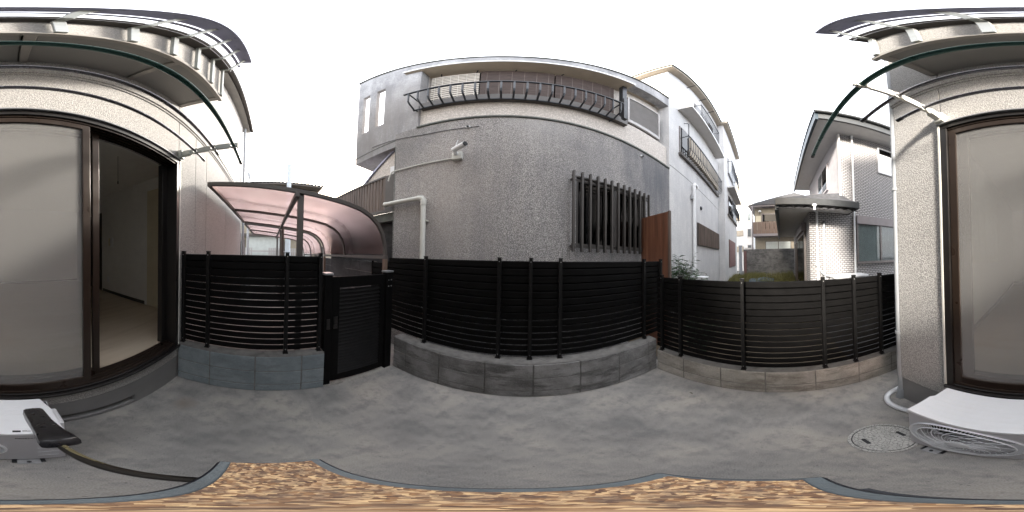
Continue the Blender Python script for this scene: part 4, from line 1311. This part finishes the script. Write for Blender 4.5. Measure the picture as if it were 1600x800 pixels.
# ------------------------------------------------------------------ tiled neighbour house
nb = thing('tiled_house', 'two-storey neighbour house with pale small-tile siding and grey eaves', 'house', (4.4, 0, 0))
MB().box(0, 0.15, -9.0, -0.80, -0.05, 5.95).box(0.15, 6, -9.0, -8.85, -0.05, 5.95).build('front_wall', 'tile_siding_front', nb)
# the front wall upper strip over the low wing is hidden by its roof; cut by using a separate lower wing side
nb_front = [o for o in nb.children if o.name.startswith('front_wall')][0]
me = MB().add([(0, -0.80, -0.05), (0, -9.0, -0.05), (0, -9.0, 5.95), (0, -1.75, 5.95), (0, -1.75, 3.0), (0, -0.80, 3.0)], [(0, 1, 2, 3, 4, 5)]).mesh('front_wall')
me.materials.append(M['tile_siding_front'])
nb_front.data = me
s_ = nb_front.modifiers.new('thick', 'SOLIDIFY'); s_.thickness = 0.12; s_.offset = 1 if me.polygons[0].normal.x > 0 else -1
MB().box(0.121, 5.3, -0.95, -0.80, -0.05, 3.0).build('wing_wall', 'tile_siding_side', nb)
MB().box(0.121, 5.0, -1.90, -1.75, 3.0, 5.95).build('upper_side_wall', 'siding_plain', nb)
# corner boards
box('corner_trim', 'nb_soffit', nb, -0.012, 0.10, -1.749, -1.70, 3.2, 5.95)
# eaves
MB().box(-0.62, 5.6, -9.2, -0.97, 5.951, 6.02).build('upper_soffit', 'nb_soffit', nb)
MB().box(-0.69, 5.7, -0.97, -0.89, 5.86, 6.30).build('side_fascia', 'gutter_teal', nb, 0.004)
MB().box(-0.69, -0.62, -9.2, -0.971, 5.93, 6.28).build('front_fascia', 'gutter_dark', nb, 0.004)
MB().tube([(-0.74, -9.2, 6.25), (-0.74, -0.88, 6.25)], 0.06, 10).build('gutter', 'gutter_dark', nb, smooth=True)
MB().add([(-0.78, -0.86, 6.30), (-0.78, -9.2, 6.30), (2.5, -6.0, 7.6), (2.5, -3.0, 7.6), (5.8, -0.86, 6.30), (5.8, -9.2, 6.30)], [(0, 3, 2, 1), (0, 4, 3), (4, 5, 2, 3), (1, 2, 5), (0, 1, 5, 4)]).build('upper_roof', 'roof_tile', nb)
# low wing roof with tile edge
MB().add([(-0.68, 0.08, 2.93), (-0.68, -2.0, 2.93), (0.0, -2.0, 3.28), (0.0, -1.70, 3.45), (5.5, -1.70, 3.45), (5.5, 0.08, 2.93)], [(0, 3, 2, 1), (0, 5, 4, 3)]).build('low_roof', 'roof_tile', nb)
MB().box(-0.62, 5.3, -0.80, 0.02, 2.80, 2.85).build('low_soffit', 'nb_soffit', nb)
MB().box(-0.62, -0.001, -1.95, -0.80, 2.80, 2.85).build('low_soffit', 'nb_soffit', nb)
MB().box(-0.70, -0.62, -1.98, 0.10, 2.78, 2.95).build('low_fascia', 'gutter_dark', nb, 0.004)
MB().box(-0.62, 5.4, 0.02, 0.12, 2.66, 2.95).build('low_fascia', 'gutter_teal', nb, 0.004)
MB().box(-0.62, 0.0, -2.0, -1.951, 2.79, 3.0).build('low_fascia', 'gutter_dark', nb, 0.004)
tm = MB().prism([(-0.10, -0.012), (0.0, 0.02), (0.10, -0.012)], 'x', -0.70, -0.45).mesh('edge_tile'); tm.materials.append(M['roof_tile'])
for k in range(10):
    inst('edge_tile', tm, nb, (-0.02, -0.02 - 0.208 * k, 2.965), (0, R(-22), 0))
# shuttered window
w1 = bpy.data.objects.new('window', None); col.objects.link(w1); w1.parent = nb
MB().box(-0.10, -0.001, -4.0, -2.20, 2.50, 2.76).build('shutter_box', 'shutter_mauve', w1, 0.01)
f_ = MB()
f_.box(-0.07, -0.001, -2.26, -2.20, 1.30, 2.499).box(-0.07, -0.001, -4.0, -3.94, 1.30, 2.499).box(-0.07, -0.001, -3.94, -2.26, 1.30, 1.36).box(-0.055, -0.001, -3.12, -3.06, 1.36, 2.499)
f_.build('frame', 'alu_bronze', w1, 0.004)
box('sill', 'alu_bronze', w1, -0.11, -0.0705, -4.03, -2.17, 1.285, 1.32, 0.003)
for a, b in ((-3.06, -2.26), (-3.94, -3.12)):
    box('pane', 'glass_curtained', w1, -0.03, -0.025, a, b, 1.36, 2.499)
    cm2 = MB()
    for i in range(31):
        y = a + (b - a) * i / 30
        cm2.v += [(-0.012 + 0.005 * math.sin(i * 1.3), y, 1.36), (-0.012 + 0.005 * math.sin(i * 1.3), y, 2.49)]
    cm2.f = [(2 * i, 2 * i + 2, 2 * i + 3, 2 * i + 1) for i in range(30)]
    cm2.build('net_curtain', 'far_green' if a > -3.1 else 'louver_grey', w1, smooth=True)
# small upper window, side window
w2 = bpy.data.objects.new('window', None); col.objects.link(w2); w2.parent = nb
f_ = MB().box(-0.05, -0.001, -3.11, -3.06, 4.50, 5.70).box(-0.05, -0.001, -4.7, -3.11, 4.50, 4.55).box(-0.05, -0.001, -4.7, -3.11, 5.65, 5.70)
f_.build('frame', 'white_plastic', w2, 0.003)
box('pane', 'white_plastic', w2, -0.02, -0.012, -4.7, -3.11, 4.55, 5.40)
box('pane', 'glass_dark', w2, -0.02, -0.012, -4.7, -3.11, 5.405, 5.65)
w3 = bpy.data.objects.new('window', None); col.objects.link(w3); w3.parent = nb
box('frame', 'siding_plain', w3, 1.20, 2.6, -1.749, -1.70, 4.1, 5.3, 0.004)
box('pane', 'glass_dark', w3, 1.28, 1.85, -1.6995, -1.69, 4.18, 5.22)
box('pane', 'glass_curtained', w3, 1.95, 2.52, -1.6995, -1.69, 4.18, 5.22)
w4 = bpy.data.objects.new('window', None); col.objects.link(w4); w4.parent = nb
box('shutter_box', 'shutter_mauve', w4, 0.6, 2.6, -0.799, -0.65, 2.35, 2.62, 0.006)
box('frame', 'alu_bronze', w4, 0.65, 2.55, -0.799, -0.73, 0.5, 2.349, 0.004)
box('pane', 'glass_dark', w4, 0.75, 2.45, -0.7295, -0.72, 0.6, 2.25)
box('door', 'slat_brown', nb, 3.0, 4.0, -0.799, -0.74, 0.1, 2.2)
# pipes on the tiled wall
for (y, z0, z1, m_, nm) in ((-1.0, 0.0, 2.79, 'pipe_white', 'rain_pipe'), (-1.20, 0.0, 2.46, 'pipe_grey', 'vent_pipe'), (-2.13, 0.0, 5.85, 'pipe_white', 'rain_pipe')):
    MB().tube([(-0.055, y, z0), (-0.055, y, z1)], 0.032, 10).build(nm, m_, nb, smooth=True)
MB().tube([(-0.055, -1.20, 2.45), (-0.055, -1.20, 2.52)], 0.045, 10).build('pipe_cap', 'iron_black', nb, smooth=True)
MB().tube([(-0.055, -2.13, 5.84), (-0.055, -2.13, 5.93)], 0.045, 10).build('pipe_cap', 'pipe_white', nb, smooth=True)
MB().tube([(-0.05, -1.72, 3.35), (-0.05, -1.72, 5.9)], 0.028, 8).build('rain_pipe', 'pipe_white', nb, smooth=True)
MB().tube([(-0.05, -1.0, 2.78), (-0.35, -0.75, 2.83)], 0.028, 8).build('rain_pipe', 'pipe_white', nb, smooth=True)
MB().lathe([(0.028, -0.08), (0.03, 0.0), (0.055, 0.02), (0.055, 0.06)], 12).build('gutter_outlet', 'pipe_white', nb, smooth=True)
bpy.data.objects['gutter_outlet'].location = (-0.72, -0.80, 2.72)
MB().tube(smooth_path([(-0.06, -1.03, 1.30), (-0.10, -1.06, 1.15), (-0.10, -1.15, 1.04), (-0.10, -1.30, 0.98)]), 0.018, 8).build('hose', 'pipe_grey', nb, smooth=True)
box('hose_bib', 'pipe_beige', nb, -0.10, -0.02, -1.06, -0.94, 1.28, 1.36, 0.01)

# white tank lid / ledge just over the fence in front of the tiled wall
wt = thing('water_tank', 'white flat-topped tank standing against the tiled house wall', 'tank', (4.0, -1.75, 0))
MB().box(-0.22, 0.22, -0.45, 0.45, 0.0, 0.98).build('body', 'pipe_white', wt, 0.03)
MB().box(-0.25, 0.25, -0.48, 0.48, 0.981, 1.03).build('lid', 'white_plastic', wt, 0.01)

# ------------------------------------------------------------------ far end of the garden
block_wall('old stained grey block wall across the far end of the garden', (10.5, 2.45, 0.50), R(-90), 3.35, [0.42 * k for k in range(1, 9)], [0, 0.235, 0.47, 0.705, 0.94, 1.175, 1.41, 1.64], 0.15, 'block_old', 'block walls beyond the yard', top=False)
box_ = thing('concrete_post', 'pale concrete end post beside the old block wall', 'post', (10.4, 2.62, 0.4))
MB().box(-0.06, 0.06, -0.10, 0.10, 0.0, 1.95).build('shaft', 'utility_concrete', box_, 0.005)
MB().box(-0.08, 0.08, -0.12, 0.12, 1.9505, 2.0).build('cap', 'utility_concrete', box_, 0.005)
gd = thing('red_gate', 'narrow dark red metal door beside the old block wall', 'door', (10.46, 2.30, 0.42))
MB().box(-0.08, -0.02, -0.08, 0.08, 0.0, 1.6).build('leaf', 'red_louver', gd, 0.004)
box('handle', 'iron_black', gd, -0.10, -0.081, -0.05, -0.03, 0.8, 0.9)

bh = thing('brown_house', 'small brown two-storey house with balcony behind the old block wall', 'house', (14.0, 0, 0))
MB().box(0, 5, -4.5, 2.2, 0, 6.0).build('wall', 'far_beige', bh)
MB().box(-0.6, 5.5, -5.0, 2.6, 6.0, 6.12).build('eave', 'shutter_mauve', bh)
MB().prism([(-5.1, 6.12), (2.7, 6.12), (-1.2, 7.2)], 'x', -0.7, 5.6).build('roof', 'roof_tile', bh)
MB().box(-0.9, -0.001, -4.5, 2.25, 3.35, 3.55).build('balcony_floor', 'shutter_mauve', bh)
me = MB().box(-0.03, 0.03, -0.16, 0.16, 3.55, 4.55).mesh('balcony_panel'); me.materials.append(M['balcony_brown'])
for k in range(18):
    inst('balcony_panel', me, bh, (-0.85, 2.05 - 0.345 * k, 0))
box('corner_post', 'shutter_mauve', bh, -0.9, -0.8, 2.225, 2.32, 2.0, 6.0)
wq = box('window', 'alu_bronze', bh, -0.05, -0.001, -1.2, 1.6, 4.0, 5.5)
box('pane', 'glass_dark', wq, -0.06, -0.0505, -1.1, 0.15, 4.1, 5.4)
box('pane', 'glass_dark', wq, -0.06, -0.0505, 0.25, 1.5, 4.1, 5.4)
box('wall_light_panel', 'closet_beige', bh, -0.04, -0.001, 1.65, 2.1, 4.0, 5.3)
wq = box('window', 'alu_bronze', bh, -0.05, -0.001, -0.9, 1.3, 2.2, 3.0)
for a, b in ((-0.85, 0.15), (0.22, 1.25)):
    box('pane', 'far_green', wq, -0.06, -0.0505, a, b, 2.25, 2.95)
MB().lathe([(0.001, 0.12), (0.10, 0.10), (0.14, 0.0)], 12).build('lamp', 'white_plastic', bh)
bpy.data.objects['lamp'].location = (-0.3, 1.7, 5.6)

wt2 = thing('apartment_block', 'tall bright white apartment block at the far end of the passage', 'building', (20, 3.35, 0))
MB().box(0, 14, 0.0, 9, 0, 8.7).build('wall', 'far_white', wt2)
MB().prism([(0.0, 8.7), (1.25, 15.2), (9, 15.2), (9, 8.7)], 'x', 0.0, 14).build('upper_wall', 'far_white', wt2)
for k in range(6):
    z = 2.2 + 2.05 * k
    y = 0.25 if k < 3 else 0.25 + (z - 8.0) * 0.2 + 0.3
    f = box('window', 'louver_grey', wt2, -0.06, -0.001, y, y + 0.5, z, z + 1.1)
    box('pane', 'glass_curtained', f, -0.07, -0.0605, y + 0.06, y + 0.44, z + 0.08, z + 1.02)
    box('sill_band', 'eave_tan', wt2, -0.10, -0.001, 1.3, 2.2, z + 0.2, z + 0.9)
MB().box(-0.35, 0.0, -0.1, 1.0, 2.0, 2.9).build('outdoor_unit_shelf', 'louver_grey', wt2)
MB().tube([(-0.08, 0.12, 0), (-0.08, 0.12, 8.6)], 0.05, 8).build('drain', 'grey_metal', wt2)

# far house past the carports
fh = thing('far_house', 'pale house with tiled eave seen above and under the carports', 'house', (-9.6, 0.7, 0))
MB().box(-6, 0, -3.2, 2.05, -0.05, 5.55).build('wall', 'far_beige', fh)
MB().box(-6.5, 0.62, -3.8, 2.3, 5.60, 5.66).build('eave', 'trim_brown', fh)
MB().prism([(-3.85, 5.66), (2.35, 5.66), (1.6, 5.9), (-3.2, 5.9)], 'x', -6.6, 0.3).build('roof', 'roof_tile', fh)
tm = MB().prism([(-0.10, -0.03), (-0.06, 0.03), (0.0, 0.05), (0.06, 0.03), (0.10, -0.03)], 'x', 0.25, 0.66).mesh('eave_tile'); tm.materials.append(M['roof_tile'])
for k in range(30):
    inst('eave_tile', tm, fh, (0, -3.7 + 0.205 * k, 5.72))
MB().box(0.0, 0.25, -3.2, 2.0, 2.52, 2.66).build('porch_beam', 'trim_brown', fh)
MB().box(0.001, 0.05, -1.9, 0.0, -0.05, 2.5).build('porch_wall', 'far_green', fh)
for (a, b, m_) in ((-3.0, -2.1, 'glass_dark'), (0.1, 0.5, 'trim_brown'), (1.1, 1.9, 'far_green')):
    f = box('door', 'alu_bronze', fh, 0.001, 0.04, a, b, 0.0, 2.3)
    box('door_panel', m_, f, 0.041, 0.05, a + 0.08, b - 0.08, 0.15, 2.2)
fc = thing('low_picket_fence', 'low grey picket fence in front of the far pale house', 'fence', (-9.1, 0, 0))
me = MB().box(-0.02, 0.02, -0.04, 0.04, 0.0, 1.85).mesh('picket'); me.materials.append(M['louver_grey'])
for k in range(30):
    y = -1.3 + 0.11 * k
    if 0.0 - 0.9 < y < -0.05 or 0.75 < y < 1.0:
        continue
    inst('picket', me, fc, (0, y, -0.03))
box('rail', 'louver_grey', fc, -0.035, -0.021, -1.35, 1.95, 1.6, 1.66)
rh = thing('sun_block_house', 'tan two-storey house added behind the curved carport sheet to block low sun', 'house', (-15.0, 6.0, 0))  # added house, nearly hidden by the carport, keeps low sun off the yard
MB().box(-6, 0, -2.9, 4.0, -0.05, 6.5).build('wall', 'far_beige', rh)
MB().prism([(-3.4, 6.5), (4.5, 6.5), (2.5, 7.3), (-1.4, 7.3)], 'x', -6.5, 0.5).build('roof', 'roof_tile', rh)
for (a, b, z) in ((-2.2, -0.8, 4.0), (0.4, 1.8, 4.0), (-2.2, -0.8, 1.0), (0.4, 1.8, 1.0)):
    f = box('window', 'alu_bronze', rh, 0.001, 0.06, a, b, z, z + 1.3)
    box('pane', 'glass_dark', f, 0.061, 0.07, a + 0.08, b - 0.08, z + 0.08, z + 1.22)
up = thing('utility_pole', 'pale concrete utility pole rising behind the far pale house eave', 'pole', (-8.85, 1.02, 0))
MB().tube([(0, 0, -0.04), (0, 0, 6.95)], [0.16, 0.115], 14).build('shaft', 'utility_concrete', up, smooth=True)
MB().tube([(-0.02, -0.3, 6.55), (0, 0.12, 6.6)], 0.03, 8).build('cross_arm', 'grey_metal', up)
lp_ = thing('street_lamp', 'small dark street lamp head on a thin grey pole past the house', 'street lamp', (-7.6, -1.0, 0))
MB().tube([(0, 0, -0.04), (0, 0, 4.9), (0.05, 0.06, 5.25)], [0.06, 0.05, 0.035], 10).build('pole', 'pipe_grey', lp_, smooth=True)
MB().tube([(0.05, 0.06, 5.22), (0.02, 0.0, 5.5), (0.0, -0.08, 5.75)], [0.05, 0.09, 0.03], 10).build('head', 'grey_metal', lp_, smooth=True)
hpp = thing('corner_downpipe', 'grey downpipe at the far end of the stucco house wall', 'drainpipe', (-4.78, HY + 0.05, 0))
MB().tube([(0, 0, -0.02), (0, 0, 6.1)], 0.04, 12).build('pipe', 'pipe_grey', hpp, smooth=True)
for z in (1.0, 3.0):
    box('clamp', 'pipe_grey', hpp, -0.02, 0.05, -0.06, 0.0, z - 0.015, z + 0.015)

# ------------------------------------------------------------------ plants and clutter in the garden
def leaf_bush(label, loc, h, nst, spread, seed):
    rnd = random.Random(seed)
    t = thing('garden_shrub', label, 'shrub', loc)
    st, lf = MB(), MB()
    for k in range(nst):
        a = rnd.uniform(0, 6.28)
        d = rnd.uniform(0.3, 1.0) * spread
        hh = h * rnd.uniform(0.7, 1.0)
        p0 = Vector((rnd.uniform(-0.06, 0.06), rnd.uniform(-0.06, 0.06), -0.03))
        p2 = Vector((d * math.cos(a), d * math.sin(a), hh))
        p1 = (p0 + p2) / 2 + Vector((-0.25 * d * math.cos(a), -0.25 * d * math.sin(a), 0.1 * hh))
        pts = [(1 - s) ** 2 * p0 + 2 * s * (1 - s) * p1 + s * s * p2 for s in [i / 6 for i in range(7)]]
        st.tube(pts, [0.008 * (1 - 0.8 * i / 6) for i in range(7)], 5)
        for i in range(26):
            s = rnd.uniform(0.35, 1.0)
            p = (1 - s) ** 2 * p0 + 2 * s * (1 - s) * p1 + s * s * p2
            b = rnd.uniform(0, 6.28)
            dr = Vector((math.cos(b), math.sin(b), rnd.uniform(-0.5, 0.6))).normalized()
            L = rnd.uniform(0.09, 0.17)
            sd_ = dr.cross(Vector((rnd.uniform(-0.3, 0.3), rnd.uniform(-0.3, 0.3), 1))).normalized() * L * 0.13
            dn = Vector((0, 0, -L * 0.15))
            lf.add([p, p + dr * L * 0.5 + sd_, p + dr * L + dn, p + dr * L * 0.5 - sd_], [(0, 1, 2), (0, 2, 3)])
    st.build('stems', 'stem', t)
    lf.build('foliage', 'leaf', t)
leaf_bush('leafy green shrub between the wood partition and the white drainpipe', (2.75, 2.0, garden_z(2.75, 2.0)), 1.52, 34, 0.5, 3)
leaf_bush('low sprawling green shrub under the slatted window of the white building', (3.7, 2.2, garden_z(3.7, 2.2)), 1.25, 26, 0.5, 5)
leaf_bush('small shrub growing just behind the lower fence slats', (1.95, 1.05, garden_z(1.95, 1.05)), 0.75, 12, 0.28, 9)
ws = thing('plant_stand', 'small white plant stand beside the leafy green shrub', 'stand', (3.15, 1.75, garden_z(3.15, 1.75)))
MB().box(-0.12, 0.12, -0.2, 0.2, 0.95, 0.98).build('top', 'white_plastic', ws, 0.004)
for sx in (-1, 1):
    for sy in (-1, 1):
        MB().bar((sx * 0.10, sy * 0.17, -0.03), (sx * 0.10, sy * 0.17, 0.9495), 0.02, 0.02).build('leg', 'pipe_grey', ws)
rnd = random.Random(11)
gs = MB()
for k in range(14000):
    x = 2.6 + 7.8 * math.sqrt(rnd.random())
    y = rnd.uniform(-0.72, 3.0)
    if y > 1.95 + 0.13 * x - 0.35: continue
    if math.sin(x * 1.7) + math.sin(y * 2.9 + x) < -0.5 and rnd.random() < 0.8: continue
    z = garden_z(x, y)
    h = rnd.uniform(0.06, 0.32)
    a = rnd.uniform(0, 6.28)
    w = 0.008
    dx, dy = math.cos(a), math.sin(a)
    ln_ = rnd.uniform(-0.06, 0.06)
    gs.add([(x - dx * w, y - dy * w, z - 0.01), (x + dx * w, y + dy * w, z - 0.01), (x + dy * ln_, y - dx * ln_, z + h)], [(0, 1, 2)])
g_ = gs.build('garden_grass', 'grass_blade')
tag(g_, 'dry yellow-green grass over the garden beyond the lower fence', 'grass', kind='stuff')
tp = MB()
for i in range(9):
    for j in range(7):
        x, y = 6.6 + 0.25 * i, 0.35 + 0.2 * j
        tp.v.append((x, y, garden_z(x, y) + 0.09 + 0.05 * math.sin(i * 1.4) * math.cos(j * 1.1)))
tp.f = [(i * 7 + j, i * 7 + 7 + j, i * 7 + 8 + j, i * 7 + 1 + j) for i in range(8) for j in range(6)]
tpo = tp.build('tarpaulin', 'tarp_blue', smooth=True)
tpo.modifiers.new('thick', 'SOLIDIFY').thickness = 0.01
tag(tpo, 'crumpled dark blue tarpaulin on the garden grass', 'tarpaulin')

# ------------------------------------------------------------------ camera tripod in the middle of the yard
tri = thing('camera_tripod', 'camera tripod with cork-topped plate, pan handle and three legs', 'tripod', (0, 0, 0))
PZ = 1.30
c4 = [(-0.059, -0.016), (-0.063, 0.025), (0.040, 0.0385), (0.0465, -0.008)]
cx = sum(p[0] for p in c4) / 4; cy = sum(p[1] for p in c4) / 4
def shrink(d):
    out = []
    n_ = len(c4)
    for i in range(n_):
        p = Vector(c4[i]); q = Vector((cx, cy))
        v_ = (q - p)
        out.append((p.x + (d if v_.x > 0 else -d), p.y + (d if v_.y > 0 else -d)))
    return out
MB().prism(c4, 'z', PZ - 0.012, PZ - 0.001).build('top_plate', 'tripod_rim', tri, 0.002)
MB().prism(shrink(0.0012), 'z', PZ - 0.001, PZ).build('plate_edge', 'tripod_grey', tri)
MB().prism([(-0.0575, -0.0105), (-0.0595, 0.0205), (0.0375, 0.0325), (0.0425, -0.0015)], 'z', PZ + 0.00005, PZ + 0.001).build('cork_pad', 'cork', tri)
hd = MB().box(-0.03, 0.03, -0.012, 0.03, PZ - 0.05, PZ - 0.0125)
hd.tube([(0, 0.008, PZ - 0.10), (0, 0.008, PZ - 0.05)], 0.022, 16)
hd.build('head', 'tripod_rim', tri)
MB().tube([(0, 0.008, 0.62), (0, 0.008, PZ - 0.10)], 0.013, 14).build('centre_column', 'galvanised', tri, smooth=True)
MB().tube([(0, 0.008, 1.02), (0, 0.008, 1.12)], 0.03, 14).build('collar', 'tripod_rim', tri, smooth=True)
for (fx, fy) in ((-0.36, 0.0), (0.24, 0.10), (0.22, -0.04)):
    a = Vector((fx * 0.06, 0.008 + fy * 0.1, 1.08))
    b = Vector((fx * 0.8, fy * 0.8, 0.012))
    md = a.lerp(b, 0.55)
    lg = MB().tube([a, md], 0.011, 10).build('leg', 'rod_black', tri, smooth=True)
    MB().tube([md, b], 0.0085, 10).build('lower_leg', 'rod_olive', lg, smooth=True)
    MB().tube([b + Vector((0, 0, 0.012)), b - Vector((0, 0, 0.0115))], 0.012, 10).build('rubber_foot', 'rubber_black', lg, smooth=True)
# pan handle: olive metal rod and black moulded grip
r0, r1 = Vector((-0.036, -0.006, 1.289)), Vector((-0.0275, -0.094, 1.252))
ph_ = bpy.data.objects.new('pan_handle', None); col.objects.link(ph_); ph_.parent = tri
MB().tube([r0, r0.lerp(r1, 0.5) + Vector((0.0005, 0, 0.001)), r1], 0.0038, 10).build('rod', 'rod_black', ph_, smooth=True)
up_ = Vector((0, 0, 0.0018))
MB().tube([r0 + up_ + Vector((-0.001, 0.004, 0.001)), r1 + up_ + Vector((-0.001, 0, 0.001))], 0.0022, 8).build('rod_stripe', 'rod_olive', ph_, smooth=True)
g0, g1 = Vector((-0.028, -0.098, 1.258)), Vector((-0.0265, -0.246, 1.130))
ax = (g1 - g0).normalized()
sx_ = ax.cross(Vector((0, 0, 1))).normalized()
uz_ = sx_.cross(ax).normalized()
gm_ = MB()
prof = [(0.0, 0.008, 0.006), (0.01, 0.0148, 0.008), (0.05, 0.0150, 0.011), (0.16, 0.0138, 0.012), (0.5, 0.0142, 0.013), (0.85, 0.0165, 0.014), (0.97, 0.0168, 0.014), (1.0, 0.0155, 0.012)]
vs, fs = [], []
NN = 12
for (s, a, b) in prof:
    c_ = g0.lerp(g1, s)
    for k in range(NN):
        an = 2 * math.pi * k / NN
        ca, sa = math.cos(an), math.sin(an)
        ca = math.copysign(abs(ca) ** 0.55, ca); sa = math.copysign(abs(sa) ** 0.55, sa)
        vs.append(c_ + sx_ * a * ca + uz_ * b * sa)
for i in range(len(prof) - 1):
    for k in range(NN):
        fs.append((i * NN + k, i * NN + (k + 1) % NN, (i + 1) * NN + (k + 1) % NN, (i + 1) * NN + k))
fs.append(tuple(range(NN))[::-1]); fs.append(tuple((len(prof) - 1) * NN + k for k in range(NN)))
gm_.add(vs, fs).build('grip', 'rubber_black', ph_, smooth=True)
